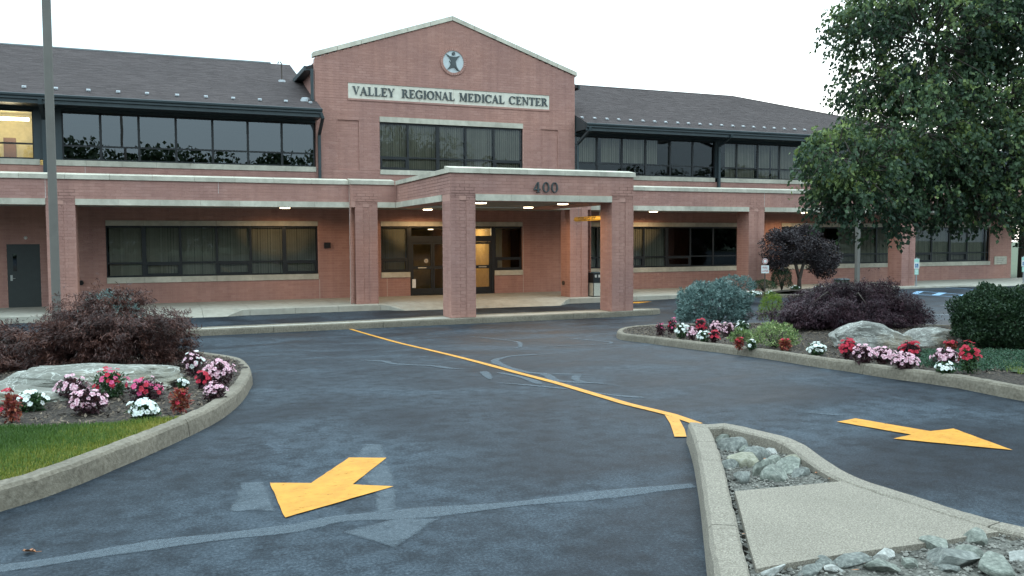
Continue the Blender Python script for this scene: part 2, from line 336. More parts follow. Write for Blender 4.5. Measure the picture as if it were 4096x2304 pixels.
M_slab = noisy('aggregate_concrete', [(.30, (.125, .103, .078)), (.5, (.222, .192, .152)), (.70, (.385, .34, .275))], 120, .92, .5, 150, detail=6, big=(1.2, .85))
M_trunk = noisy('bark', [(.3, (.045, .035, .028)), (.7, (.10, .08, .065))], 20, .95, .6, 30, stretch=(1, 1, .2))
M_pole = noisy('bronze_pole', [(.3, (.135, .125, .11)), (.7, (.165, .153, .135))], 3, .55, spec=.35)
M_yellow = None
# ---------------------------------------------------------------- setting: ground, asphalt, markings
def asphalt_mat():
    m_, n, b = _nt('asphalt', .74, .12)
    fine = tex(n, 55, 8, .85); mid = tex(n, 6, 6, .65); big = tex(n, .5, 6, .6, dist=.6)
    c = ramp(n, fine, [(.33, (.006, .009, .013)), (.5, (.021, .0285, .037)), (.66, (.058, .071, .085))])
    c = mixc(n, 1.0, c, ramp(n, big, [(.38, (.50, .52, .56)), (.5, (1, 1, 1)), (.62, (1.65, 1.64, 1.60))]), 'MULTIPLY')
    c = mixc(n, 1.0, c, ramp(n, mid, [(.36, (.55, .56, .58)), (.58, (1.15, 1.15, 1.15))]), 'MULTIPLY')
    # crazed dark cracks in worn areas
    tc = n.nodes.new('ShaderNodeTexCoord'); v = n.nodes.new('ShaderNodeTexVoronoi'); v.feature = 'DISTANCE_TO_EDGE'; v.inputs['Scale'].default_value = 7
    d = n.nodes.new('ShaderNodeTexNoise'); d.inputs['Scale'].default_value = 3; n.links.new(tc.outputs['Object'], d.inputs[0])
    vm = n.nodes.new('ShaderNodeVectorMath'); vm.operation = 'MULTIPLY_ADD'; n.links.new(d.outputs['Color'], vm.inputs[0]); vm.inputs[1].default_value = (.5, .5, .5)
    n.links.new(tc.outputs['Object'], vm.inputs[2]); n.links.new(vm.outputs[0], v.inputs[0])
    cr = ramp(n, v.outputs['Distance'], [(.0, (1, 1, 1)), (.022, (0, 0, 0))])
    wear = ramp(n, tex(n, .9, 3), [(.56, (0, 0, 0)), (.64, (1, 1, 1))])
    mk = mixc(n, 1.0, cr, wear, 'MULTIPLY')
    sep = n.nodes.new('ShaderNodeSeparateColor'); n.links.new(mk, sep.inputs[0])
    mt = n.nodes.new('ShaderNodeMath'); mt.operation = 'MULTIPLY'; n.links.new(sep.outputs[0], mt.inputs[0]); mt.inputs[1].default_value = .55
    c = mixc(n, mt.outputs[0], c, (.016, .018, .021))
    n.links.new(c, b.inputs['Base Color'])
    rr = ramp(n, big, [(.3, (.56,) * 3), (.7, (.72,) * 3)]); n.links.new(rr, b.inputs['Roughness'])
    # scuffed seal coat: short dark dashes where the old cracks show through
    dash = ramp(n, tex(n, 7, 8, .8, stretch=(1, 3.2, 1)), [(.55, (1, 1, 1)), (.62, (.38, .39, .42))])
    c2 = mixc(n, 1.0, c, dash, 'MULTIPLY'); wr = ramp(n, tex(n, .7, 4, .6, dist=.4), [(.46, (0, 0, 0)), (.60, (1, 1, 1))]); c2 = mixc(n, wr, c, c2)
    n.links.new(c2, b.inputs['Base Color'])
    bump(n, b, fine, .55, .004)
    return m_
M_asph = asphalt_mat()

def sheet(name, mat, u0, u1, w0, w1, dz, nu, nw, **kw):
    us = np.linspace(u0, u1, nu); ws = np.linspace(w0, w1, nw)
    v = [(u, -w, G(w, u) + dz) for w in ws for u in us]
    f = [(j * nu + i, (j + 1) * nu + i, (j + 1) * nu + i + 1, j * nu + i + 1) for j in range(nw - 1) for i in range(nu - 1)]
    me = bpy.data.meshes.new(name); me.from_pydata(v, [], f); return finish(name, me, mat, None, True, **kw)
M_far = noisy('far_ground', [(.3, (.04, .06, .03)), (.7, (.07, .09, .045))], .5, .95)
gv = []
sheet('ground', M_far, -500, 500, -500, 500, -.035, 101, 401, kind='structure')
sheet('asphalt', M_asph, -50, 62, 2.0, 75, 0, 57, 585, kind='structure')

def flat_poly(name, pts, dz, mat, sub=None, **kw):
    """a polygon draped on the asphalt, cut into strips so that it follows the slope"""
    import bmesh
    if sub:
        q = []
        for a, b in zip(pts, pts[1:] + pts[:1]):
            for k in range(10): u, w = a[0] + (b[0] - a[0]) * k / 10, a[1] + (b[1] - a[1]) * k / 10; e = sub * noise.noise(Vector((u * 9, w * 9, 0))); f = sub * noise.noise(Vector((u * 9, w * 9, 7))); q.append((u + e, w + f))
        pts = q
    bm = bmesh.new(); vs = [bm.verts.new((u, -w, 0)) for u, w in pts]; bm.faces.new(vs)
    bmesh.ops.triangulate(bm, faces=bm.faces[:])
    ws = [p[1] for p in pts]; w = math.ceil(min(ws) / .5) * .5
    while w < max(ws):
        bmesh.ops.bisect_plane(bm, geom=bm.verts[:] + bm.edges[:] + bm.faces[:], plane_co=(0, -w, 0), plane_no=(0, 1, 0)); w += .5
    for v in bm.verts: v.co.z = G(-v.co.y, v.co.x) + dz
    bmesh.ops.recalc_face_normals(bm, faces=bm.faces[:])
    for f in bm.faces:
        if f.normal.z < 0: f.normal_flip()
    me = bpy.data.meshes.new(name); bm.to_mesh(me); bm.free(); return finish(name, me, mat, None, **kw)
def ribbon(name, pts, width, dz, mat, taper=False, **kw):
    pts = catmull(pts, .15) if len(pts) > 2 else [tuple(Vector(pts[0]).lerp(Vector(pts[1]), t / 12)) for t in range(13)]
    mb = MB(); n = len(pts); L = []
    for i, p in enumerate(pts):
        d = (Vector(pts[min(i + 1, n - 1)]) - Vector(pts[max(i - 1, 0)])).normalized(); k = width / 2
        if taper: k *= min(1, 3 * i / n + .15, 3 * (n - 1 - i) / n + .15) * (.8 + .5 * noise.noise(Vector((p[0] * 2, p[1] * 2, 0))))
        else: k *= 1 + .05 * noise.noise(Vector((p[0] * 3, p[1] * 3, 1)))
        q = (p[0] - d[1] * k, p[1] + d[0] * k); r = (p[0] + d[1] * k, p[1] - d[0] * k)
        L += [(q[0], q[1], G(q[1], q[0]) + dz), (r[0], r[1], G(r[1], r[0]) + dz)]
    mb.add([P3(*p) for p in L], [(2 * i, 2 * i + 1, 2 * i + 3, 2 * i + 2) for i in range(n - 1)])
    return mb.build(name, mat, **kw)

def paint_mat(name, c0, c1, wear=.57, w2=.64):
    m_, n, b = _nt(name, .6, .35); out = n.nodes['Material Output']
    c = ramp(n, tex(n, 9, 6, .6), [(.3, c0), (.7, c1)]); n.links.new(c, b.inputs['Base Color']); bump(n, b, tex(n, 160, 3, .7), .4, .003)
    f = ramp(n, tex(n, 11, 9, .82, stretch=(1, 2.6, 1)), [(wear, (1, 1, 1)), (w2, (.25, .25, .25))])
    tp = n.nodes.new('ShaderNodeBsdfTransparent'); mx = n.nodes.new('ShaderNodeMixShader')
    n.links.new(f, mx.inputs[0]); n.links.new(tp.outputs[0], mx.inputs[1]); n.links.new(b.outputs[0], mx.inputs[2]); n.links.new(mx.outputs[0], out.inputs['Surface'])
    return m_
M_yellow = paint_mat('yellow_road_paint', (.46, .192, .012), (.60, .268, .022))
M_hc = paint_mat('pale_blue_paint', (.16, .30, .46), (.24, .40, .56), .58, .68)
M_white = paint_mat('white_road_paint', (.30, .34, .38), (.42, .46, .5), .5, .62)
def patch_mat(name, al, brk=1.0):
    """bare asphalt showing through the sealer, fading out ragged towards its rim ('edge' runs 0 at the rim to 1 inside)"""
    m_, n, b = _nt(name, .72, .12); out = n.nodes['Material Output']
    c = ramp(n, tex(n, 55, 8, .85), [(.32, (.060, .074, .088)), (.68, (.150, .176, .198))]); n.links.new(c, b.inputs['Base Color'])
    a = n.nodes.new('ShaderNodeAttribute'); a.attribute_name = 'edge'; nz_ = tex(n, 5.0, 9, .75)
    mt = n.nodes.new('ShaderNodeMath'); mt.operation = 'MULTIPLY_ADD'; n.links.new(nz_, mt.inputs[0]); mt.inputs[1].default_value = -1.35 * brk; n.links.new(a.outputs['Fac'], mt.inputs[2])
    f = ramp(n, mt.outputs[0], [(.0, (0, 0, 0)), (.38, (al, al, al))])
    tp = n.nodes.new('ShaderNodeBsdfTransparent'); mx = n.nodes.new('ShaderNodeMixShader')
    n.links.new(f, mx.inputs[0]); n.links.new(tp.outputs[0], mx.inputs[1]); n.links.new(b.outputs[0], mx.inputs[2]); n.links.new(mx.outputs[0], out.inputs['Surface'])
    return m_
M_patch = patch_mat('worn_bare_asphalt', .66, .95); M_line = patch_mat('sealer_gap', .66, .66)
def worn_ribbon(name, pts, width, dz, mat, **kw):
    pts = catmull(pts, .08) if len(pts) > 2 else [tuple(Vector(pts[0]).lerp(Vector(pts[1]), t / 12)) for t in range(13)]
    n = len(pts); V = []; E = []; pr = ((-1, 0), (-.5, .9), (0, 1), (.5, .9), (1, 0))
    for i, p in enumerate(pts):
        d = (Vector(pts[min(i + 1, n - 1)]) - Vector(pts[max(i - 1, 0)])).normalized(); en = 1 if name == 'asphalt_seam' else min(1, 6 * i / n, 6 * (n - 1 - i) / n)
        k = width * .62 * (1 + .7 * noise.noise(Vector((p[0] * 1.7, p[1] * 1.7, 4)))) * (.45 + .55 * en)
        for a_, e_ in pr: u, w = p[0] - d[1] * k * a_, p[1] + d[0] * k * a_; V.append(P3(u, w, G(w, u) + dz)); E.append(e_ * en)
    me = bpy.data.meshes.new(name); me.from_pydata(V, [], [(5 * i + j, 5 * i + j + 1, 5 * i + j + 6, 5 * i + j + 5) for i in range(n - 1) for j in range(4)])
    at = me.attributes.new('edge', 'FLOAT', 'POINT'); at.data.foreach_set('value', np.array(E, np.float32)); return finish(name, me, mat, None, **kw)
def seg_dist(p, a, b):
    a, b, p = Vector(a), Vector(b), Vector(p); t = max(0, min(1, (p - a).dot(b - a) / max(1e-9, (b - a).length_squared))); return (a + (b - a) * t - p).length
def worn_patch(name, pts, dz, mat, fade=.07, res=.03, **kw):
    us = [p[0] for p in pts]; ws = [p[1] for p in pts]; nu = int((max(us) - min(us)) / res) + 2; nw = int((max(ws) - min(ws)) / res) + 2; V = []; E = []; idx = {}; F = []
    for j in range(nw):
        for i in range(nu):
            u, w = min(us) + i * res, min(ws) + j * res; c = False; q = pts[-1]
            for p in pts:
                if (p[1] > w) != (q[1] > w) and u < (q[0] - p[0]) * (w - p[1]) / (q[1] - p[1] + 1e-12) + p[0]: c = not c
                q = p
            if c: idx[i, j] = len(V); V.append(P3(u, w, G(w, u) + dz)); E.append(min(1, min(seg_dist((u, w), x, y) for x, y in zip(pts, pts[1:] + pts[:1])) / fade))
    for (i, j) in idx:
        if (i + 1, j) in idx and (i, j + 1) in idx and (i + 1, j + 1) in idx: F.append((idx[i, j], idx[i + 1, j], idx[i + 1, j + 1], idx[i, j + 1]))
    me = bpy.data.meshes.new(name); me.from_pydata(V, [], F)
    at = me.attributes.new('edge', 'FLOAT', 'POINT'); at.data.foreach_set('value', np.array(E, np.float32)); return finish(name, me, mat, None, **kw)
st = dict(kind='structure')
worn_ribbon('asphalt_seam', D['band'], .16, .003, M_line, **st)
for k in ('tri', 'tri2', 'tri3', 'pR'): worn_patch('asphalt_patch', D[k], .0042, M_patch, .06 if k[0] == 't' else .12, **st)
for k, w_ in (('s1', .14), ('s2', .14), ('s3', .07), ('s4', .15), ('s5', .09), ('s6', .14), ('s7', .10), ('s8', .10), ('s9', .09), ('s10', .11)):
    worn_ribbon('sealer_gap', D[k], w_, .0055, M_line, **st)
ribbon('lane_line', D['line'], .10, .0075, M_yellow, **st)
flat_poly('lane_line_fork', D['stub'], .009, M_yellow, **st)
flat_poly('painted_arrow', D['arrowL'], .0075, M_yellow, .006, **st)
flat_poly('painted_arrow', D['arrowR'], .0075, M_yellow, .006, **st)
flat_poly('painted_arrow', [(p[0], p[1]) for p in D['arrowF']], .0075, M_yellow, **st)
for k, w_ in (('h1', .1), ('h2', .1), ('hd0', .3), ('hd1', .3), ('hd2', .3), ('h5', .1)): ribbon('accessible_bay_line', D[k], w_, .012 if k[1] == 'd' else .009, M_hc, **st)
for k in ('h3', 'h4', 'h6'): ribbon('parking_bay_line', D[k], .09, .012, M_white, **st)

# ---------------------------------------------------------------- kerbs and planted islands
def normals2(pts, closed):
    n = len(pts); out = []
    for i in range(n):
        a = Vector(pts[(i - 1) % n] if closed else pts[max(i - 1, 0)]); b = Vector(pts[(i + 1) % n] if closed else pts[min(i + 1, n - 1)])
        d = (b - a).normalized(); out.append((-d[1], d[0]))
    return out
def kerb_run(parent, pts, side, width=.16, h=.145, stone=2.9, closed=False, zf=None, mat=None, gap=.012, off=0.0, jit=.004):
    """kerb stones along a line (u, w); side +1/-1 says where the inside lies"""
    zf = zf or (lambda u, w: G(w, u)); pts = catmull(pts, .22, closed)
    if closed: pts.append(pts[0])
    nr = normals2(pts, False)
    if closed: nr[0] = nr[-1] = tuple((Vector(nr[0]) + Vector(nr[-1])).normalized())
    acc = off; start = 0; segs = []; cum = [0]
    for i in range(1, len(pts)): cum.append(cum[-1] + (Vector(pts[i]) - Vector(pts[i - 1])).length)
    n_s = max(1, round(cum[-1] / stone)); L = cum[-1] / n_s
    def at(s):
        s = min(max(s, 0), cum[-1]); i = max(0, min(len(cum) - 2, int(np.searchsorted(cum, s)) - 1))
        t = (s - cum[i]) / max(1e-6, cum[i + 1] - cum[i])
        p = Vector(pts[i]).lerp(Vector(pts[i + 1]), t); q = Vector(nr[i]).lerp(Vector(nr[i + 1]), t).normalized(); return p, q
    prof = [(0, -.12), (0, 0), (.008, h * .55), (.016, h - .022), (.036, h), (width - .02, h + .002), (width - .004, h - .012), (width, -.12)]
    res = []
    for k in range(n_s):
        s0 = k * L + gap / 2; s1 = (k + 1) * L - gap / 2; m_ = max(2, int((s1 - s0) / .05)); mb = MB(); vs = []
        ofs = random.uniform(-jit, jit)
        for j in range(m_ + 1):
            p, q = at(s0 + (s1 - s0) * j / m_)
            for a, z in prof:
                nz = noise.noise(Vector((p[0] * 7, p[1] * 7, z * 20))) * .005 + noise.noise(Vector((p[0] * 31, p[1] * 31, z * 60))) * .0035 if z > .0 else 0
                uu = p[0] + q[0] * side * (a + ofs + nz); ww = p[1] + q[1] * side * (a + ofs + nz)
                vs.append(P3(uu, ww, zf(p[0], p[1]) + z + (nz if z > .02 else 0)))
        c = len(prof)
        fs = [(j * c + i, j * c + i + 1, (j + 1) * c + i + 1, (j + 1) * c + i) for j in range(m_) for i in range(c - 1)]
        fs += [tuple(range(c)), tuple(range(m_ * c, (m_ + 1) * c))[::-1]]
        mb.add(vs, fs); res.append(mb.build('kerb_stone', mat or M_kerb, parent))
    return res
def structure(name):
    o = bpy.data.objects.new(name, None); C.objects.link(o); o['kind'] = 'structure'; return o
import bmesh
def bed(name, pts, mat, dz, mound=None, res=.09, nz=.02, test=None, **kw):
    """soil inside an island: triangulated grid clipped to the outline"""
    P = pts; us = [p[0] for p in P]; ws = [p[1] for p in P]
    def inside(u, w):
        c = False; j = len(P) - 1
        for i in range(len(P)):
            if (P[i][1] > w) != (P[j][1] > w) and u < (P[j][0] - P[i][0]) * (w - P[i][1]) / (P[j][1] - P[i][1] + 1e-12) + P[i][0]: c = not c
            j = i
        return c
    u0, u1, w0, w1 = min(us), max(us), min(ws), max(ws); nu = int((u1 - u0) / res) + 2; nw = int((w1 - w0) / res) + 2
    idx = {}; v = []; f = []
    ins = [[inside(u0 + i * res, w0 + j * res) and (test is None or test(u0 + i * res, w0 + j * res)) for i in range(nu)] for j in range(nw)]
    def vi(i, j):
        if (i, j) not in idx:
            u = u0 + i * res; w = w0 + j * res
            z = G(w, u) + dz + (mound(u, w) if mound else 0) + nz * noise.fractal(Vector((u * 2.5, w * 2.5, 3)), 1, 2, 4)
            idx[i, j] = len(v); v.append(P3(u, w, z))
        return idx[i, j]
    for j in range(nw - 1):
        for i in range(nu - 1):
            if ins[j][i] and ins[j + 1][i] and ins[j][i + 1] and ins[j + 1][i + 1]: f.append((vi(i, j), vi(i + 1, j), vi(i + 1, j + 1), vi(i, j + 1)))
    me = bpy.data.meshes.new(name); me.from_pydata(v, [], f); return finish(name, me, mat, None, True, **kw), inside
def inset(pts, d, side, closed=True):
    nr = normals2(pts, closed); return [(p[0] + n[0] * side * d, p[1] + n[1] * side * d) for p, n in zip(pts, nr)]
M_soil = noisy('mulch_soil', [(.36, (.010, .007, .005)), (.5, (.030, .021, .015)), (.66, (.085, .062, .044))], 34, .95, .9, 40, detail=8, dist=.02)
M_chip = noisy('mulch_chips', [(.3, (.05, .035, .025)), (.7, (.16, .12, .085))], 30, .95, tone=.5)
def scatter_quads(name, n, sampler, mat, smin, smax, flat=.5, **kw):
    v = np.zeros((n, 4, 3)); 
    for i in range(n):
        p = sampler(); s = random.uniform(smin, smax); a = random.uniform(0, 6.28); b = random.uniform(.25, .5)
        d = Vector((math.cos(a), math.sin(a), random.uniform(-flat, flat))) * s; e = Vector((-math.sin(a), math.cos(a), random.uniform(-flat, flat))) * s * b
        q = Vector(p); v[i] = [q - d, q - e, q + d, q + e]
    return quads(name, v, RNG.random(n), mat, **kw)
def quads(name, v, tone, mat, parent=None, **kw):
    n = len(v); me = bpy.data.meshes.new(name); me.vertices.add(n * 4); me.loops.add(n * 4); me.polygons.add(n)
    me.vertices.foreach_set('co', np.ascontiguousarray(v, np.float32).ravel()); me.loops.foreach_set('vertex_index', np.arange(n * 4, dtype=np.int32))
    me.polygons.foreach_set('loop_start', np.arange(0, n * 4, 4, dtype=np.int32))
    me.update(calc_edges=True)
    at = me.attributes.new('tone', 'FLOAT', 'FACE'); at.data.foreach_set('value', np.asarray(tone, np.float32))
    return finish(name, me, mat, parent, **kw)

Lout = D['Lout'] + [(-24, 9.6), (-24, 32), (-13.6, 30.2)]
Rout = D['Rout'][:-1] + [(5.2, 21.4), (9, 20.5), (14, 24), (14, 32), (-3.7, 33)]
mL = lambda u, w: .12 * math.exp(-((u + 13) ** 2 + (w - 21.5) ** 2) / 6) + .04 * math.exp(-((u + 12.6) ** 2 + (w - 25) ** 2) / 1.5)
mR = lambda u, w: .10 * math.exp(-((u - .8) ** 2) / 3 - ((w - 21.5) ** 2) / 9)
kl = structure('kerb'); kerb_run(kl, D['Lout'], -1 if KL else 1)
kr = structure('kerb'); kerb_run(kr, D['Rout'][1:] + [(5.2, 21.4)], 1 if KR else -1, width=.15, h=.13)
bedL, inL = bed('planting_bed', inset(Lout, .03, -1 if KL else 1), M_soil, .105, mL, kind='structure')
bedR, inR = bed('planting_bed', inset(Rout, .03, 1 if KR else -1), M_soil, .105, mR, kind='structure')
zL = lambda u, w: G(w, u) + .105 + mL(u, w); zR = lambda u, w: G(w, u) + .105 + mR(u, w)
Fo = [(11.5, 4.7), (11.6, 5.3), (12.03, 5.85), (13.03, 6.84), (14.65, 8.4), (15.85, 8.1), (17.27, 7.03), (18.3, 5.6), (18.0, 4.7), (14.5, 4.5)]
mF = lambda u, w: .20 * min(1, max(0, (min(w - 4.4, (8.6 - w) * .8)) / 1.2)) * min(1, max(0, u - 11.5))
kf = structure('kerb'); kerb_run(kf, Fo, 1 if KF else -1, closed=True)
bedF, inF = bed('planting_bed', inset(Fo, .03, 1 if KF else -1), M_soil, .09, mF, kind='structure')
zF = lambda u, w: G(w, u) + .09 + mF(u, w)

# lawns: blades nobody could count
M_turf = noisy('turf_base', [(.3, (.030, .048, .018)), (.7, (.06, .085, .028))], 12, .95, .5, 40, big=(1.1, .7))
def blade_mat():
    m_, n, b = _nt('grass_blades', .6, .3)
    a = n.nodes.new('ShaderNodeAttribute'); a.attribute_name = 'tone'
    c = ramp(n, a.outputs['Fac'], [(0, (.05, .10, .02)), (.45, (.095, .155, .028)), (.75, (.22, .22, .035)), (1, (.36, .30, .08))]); n.links.new(c, b.inputs['Base Color'])
    tr = n.nodes.new('ShaderNodeBsdfTranslucent'); n.links.new(c, tr.inputs['Color']); mx = n.nodes.new('ShaderNodeMixShader'); mx.inputs[0].default_value = .3
    n.links.new(b.outputs[0], mx.inputs[1]); n.links.new(tr.outputs[0], mx.inputs[2]); n.links.new(mx.outputs[0], n.nodes['Material Output'].inputs['Surface']); return m_
M_blade = blade_mat()
def pt_in(poly, u, w):
    c = False; j = len(poly) - 1
    for i in range(len(poly)):
        if (poly[i][1] > w) != (poly[j][1] > w) and u < (poly[j][0] - poly[i][0]) * (w - poly[i][1]) / (poly[j][1] - poly[i][1] + 1e-12) + poly[i][0]: c = not c
        j = i
    return c
def lawn(n, poly, test, zf, dry, h=(.014, .034), wd=.0035, zt=.02):
    us = [p[0] for p in poly]; ws = [p[1] for p in poly]; A = []; T = []
    while len(A) < n:
        u = random.uniform(min(us), max(us)); w = random.uniform(min(ws), max(ws))
        e = .12 * noise.noise(Vector((u * 2.5, w * 2.5, 0)))
        if not (pt_in(poly, u + e, w + e) and test(u, w)): continue
        z = zf(u, w) + zt; a = random.uniform(0, 6.28); hh = random.uniform(*h); k = random.uniform(.2, .9) * hh
        dx, dy = math.cos(a), math.sin(a); q = wd * random.uniform(.7, 1.5)
        A.append([(u - dy * q, -w + dx * q, z - .01), (u + dy * q, -w - dx * q, z - .01), (u + dy * q * .3 + dx * k, -w - dx * q * .3 + dy * k, z + hh), (u - dy * q * .3 + dx * k * .9, -w + dx * q * .3 + dy * k * .9, z + hh)])
        T.append(min(1, max(0, dry(u, w) + random.gauss(0, .13))))
    return quads('grass', np.array(A), T, M_blade, kind='stuff')
GL = [(-13.9, 26.3), (-12.72, 26.55), (-12.2, 26.75), (-11.75, 26.75), (-11.45, 26.75), (-11.3, 26.9), (-12.0, 28.5), (-12.7, 29.6), (-13.6, 30.4), (-17, 30.4), (-17, 26.4)]
_inL17 = inset(Lout, .14, -1 if KL else 1); _inR17 = inset(Rout, .14, 1 if KR else -1)
inLk = lambda u, w: pt_in(_inL17, u, w)
inRk = lambda u, w: pt_in(_inR17, u, w)
tl, _ = bed('lawn', GL, M_turf, .122, mL, .06, .006, test=inLk, kind='structure')
def edge_d(u, w):
    b = 9
    for i in range(8):
        a = Vector(D['Lout'][i]); c = Vector(D['Lout'][i + 1]); t = max(0, min(1, (Vector((u, w)) - a).dot(c - a) / (c - a).length_squared))
        b = min(b, (a + (c - a) * t - Vector((u, w))).length)
    return b
lawn(85000, [p if p[0] > -15 else (-15, p[1]) for p in GL], inLk, zL, lambda u, w: .14 + .62 * min(1, max(0, 1.1 - 1.15 * edge_d(u, w))) + .3 * noise.noise(Vector((u * 1.6, w * 1.6, 5))))
GR = [(-2.9, 27.9), (-2.2, 27.3), (-1.2, 27.5), (1, 26), (3, 27), (3, 33), (-3.5, 33)]
tr_, _ = bed('lawn', GR, M_turf, .122, mR, .08, .006, test=inRk, kind='structure')
lawn(16000, GR, inRk, zR, lambda u, w: .55 + .3 * noise.noise(Vector((u * 2, w * 2, 5))), wd=.004)
GJ = [(-3.1, 26.3), (-2.6, 25.9), (-1.7, 25.6), (-.9, 26.2), (-.6, 27), (-1.4, 27.7), (-2.5, 27.9), (-3.2, 27.6)]
M_green = noisy('groundcover_base', [(.3, (.015, .035, .02)), (.7, (.03, .06, .03))], 20, .9, .6, 40)
def chips(n, inside, zf, box):
    def smp():
        while True:
            u = random.uniform(box[0], box[1]); w = random.uniform(box[2], box[3])
            if inside(u, w): return P3(u, w, zf(u, w) + random.uniform(.0, .02))
    return scatter_quads('mulch', n, smp, M_chip, .006, .034, .5, kind='stuff')
chips(15000, lambda u, w: inLk(u, w) and not pt_in(GL, u, w), zL, (-14.5, -10.5, 19, 27.5))
chips(20000, lambda u, w: inRk(u, w) and not pt_in(GR, u, w), zR, (-3.9, 2.5, 16.5, 28))
# ---------------------------------------------------------------- centre island with rocks
co_ = D['CoutL'] + D['CoutR'][1:] ; ci_ = D['CinL'] + D['CinR']
ext = [(-11.2, 34.2)]
outl = catmull(ext + [D['CoutL'][0]] + D['CoutL'][1:-1] + [(-7.70, 28.93)] + [D['CoutR'][1], (-7.53, 29.03)] + D['CoutR'][3:] + [(-7.60, 33.5)], .12)
kc = structure('kerb')
kerb_run(kc, outl, -1 if KC else 1, width=.17, h=.15, stone=1.9, mat=M_slab, jit=0, gap=.008)
innerC = inset(outl, .15, -1 if KC else 1, False)
isl = innerC + [(-7.8, 34.6), (-11.2, 34.6)]
M_grit = noisy('stone_dust', [(.3, (.05, .047, .04)), (.5, (.10, .095, .08)), (.75, (.19, .18, .155))], 60, .95, .8, 90, detail=7)
def zpit(u, w):
    if w > 31.2: return .118
    if w < 30.9: d_ = (w - 29.0) / 1.6; return .035 + .075 * min(1, max(0, d_))
    return .11
bedC, inC = bed('gravel_bed', isl, M_grit, 0, zpit, .05, .012, kind='structure')
# slab, its joints open to the kerb
def slab_poly():
    s = MB(); pts = D['slab'] ; n = len(pts)
    c = (sum(p[0] for p in pts) / n, sum(p[1] for p in pts) / n)
    top = [(p[0] + (c[0] - p[0]) * .012, p[1] + (c[1] - p[1]) * .012) for p in pts]
    s.add([P3(u, w, G(w, u) + .145) for u, w in top] + [P3(u, w, G(w, u) + .02) for u, w in pts],
          [tuple(range(n))] + [(i, n + i, n + (i + 1) % n, (i + 1) % n) for i in range(n)])
    return s.build('concrete_slab', M_slab, kind='structure')
slab_poly()
def rock_mesh(name, seed, mat, sub=4, flat=.6, facets=9, rough=.035, asp=1.3):
    bm = bmesh.new(); bmesh.ops.create_icosphere(bm, subdivisions=sub, radius=.5); rs = random.Random(seed)
    pl = []
    for k in range(facets):
        d = Vector((rs.gauss(0, 1), rs.gauss(0, 1), rs.gauss(0, .8))).normalized(); pl.append((d, rs.uniform(.20, .36)))
    for v in bm.verts:
        p = v.co.copy()
        for d, h in pl:
            e = p.dot(d) - h
            if e > 0: p -= d * e * .97
        p *= 1 + rough * noise.fractal(p * 4 + Vector((seed, 0, 0)), 1, 2, 4)
        v.co = Vector((p.x * asp, p.y, p.z * flat * 1.3))
    me = bpy.data.meshes.new(name); bm.to_mesh(me); bm.free(); me.materials.append(mat); return me
def stone_mat(name, a, b, c, sc=9, streak=None):
    return noisy(name, [(.28, a), (.5, b), (.72, c)], sc, .85, .6, 35, detail=8, spec=.35, big=(4, .7), dist=.02)
M_rg = stone_mat('green_grey_stone', (.13, .145, .12), (.23, .243, .205), (.38, .38, .33))
M_rb = stone_mat('blue_grey_stone', (.12, .128, .115), (.20, .208, .188), (.34, .34, .305))
M_rt = stone_mat('tan_stone', (.20, .19, .13), (.30, .285, .21), (.42, .40, .33))
M_rw = stone_mat('whitish_stone', (.34, .33, .30), (.48, .47, .43), (.62, .61, .57))
labU = [('small dark grey rock against the rounded nose of the centre kerb', 0), ('large blue grey rock at the upper left of the kerbed rock pit', 1), ('small pale grey rock tucked behind the big blue grey one', 3), ('blocky grey rock under the pale one in the pit', 0),
 ('rounded cream rock with a dark spot against the curved kerb wall', 3), ('wide blue grey rock left of the cream rounded one', 1), ('angular grey rock just below the cream rounded one', 0), ('tan green rock with sharp ridge in the middle left of the pit', 2),
 ('steep dark slab of rock leaning on the left kerb', 1), ('broad cracked grey rock in the middle of the pit', 0), ('brownish wedge rock nearest the curved right kerb', 2), ('flat pale green rock right of the broad cracked one', 0),
 ('low grey rock between the pale green one and the slab edge', 1), ('small whitish rock alone at the right tip of the pit', 3), ('mint green rock lying along the concrete slab edge', 0), ('blue grey rock at the lower left corner of the pit beside the slab', 1)]
labD = [('dark green rock touching the near edge of the concrete slab', 0), ('pale green rock at the far end of the lower rock bed', 0), ('flat grey green rock at the right of the lower rock bed', 0), ('pale flat rock at left of the lower bed with gravel around it', 1), ('small rounded pale rock between two larger ones near the slab', 3),
 ('widest blue grey rock in the middle of the lower bed', 1), ('thin flat grey rock lying on the gravel near the slab', 1), ('green rock at the bottom edge of the lower bed', 0), ('small green rock right of the bottom green one', 0), ('white rock at the left corner of the lower bed', 3),
 ('light grey rock at the right border of the lower bed', 3), ('small blue rock half under the widest one', 1), ('large green grey rock in the bottom right corner', 0), ('tiny pale rock beside the pale flat rock', 3), ('tiny flat grey rock next to the white rock', 1)]
mats4 = [M_rg, M_rb, M_rw, M_rw]; mats4[2] = M_rt
def put_rocks(key, labs, dz, grp, hk):
    for i, ((u, w, wd), (lb, mi)) in enumerate(zip(D[key], labs)):
        me = rock_mesh('rock', i * 3.7 + (50 if key[-1] == 'D' else 0), mats4[mi], flat=random.uniform(.5, .75), facets=8)
        o = bpy.data.objects.new('rock', me); C.objects.link(o); s = wd / .86
        o.scale = (s, s * random.uniform(.8, 1.1), s * hk); o.rotation_euler = (random.uniform(-.18, .18), random.uniform(-.18, .18), random.uniform(-.5, .9))
        o.location = P3(u, w, G(w, u) + zpit(u, w) + wd * .10 * hk); tag(o, lb, 'rock', grp)
put_rocks('rocksU', labU, .065, 'rocks in the kerbed pit', .95)
put_rocks('rocksD', labD, .075, 'rocks in the lower bed', .62)
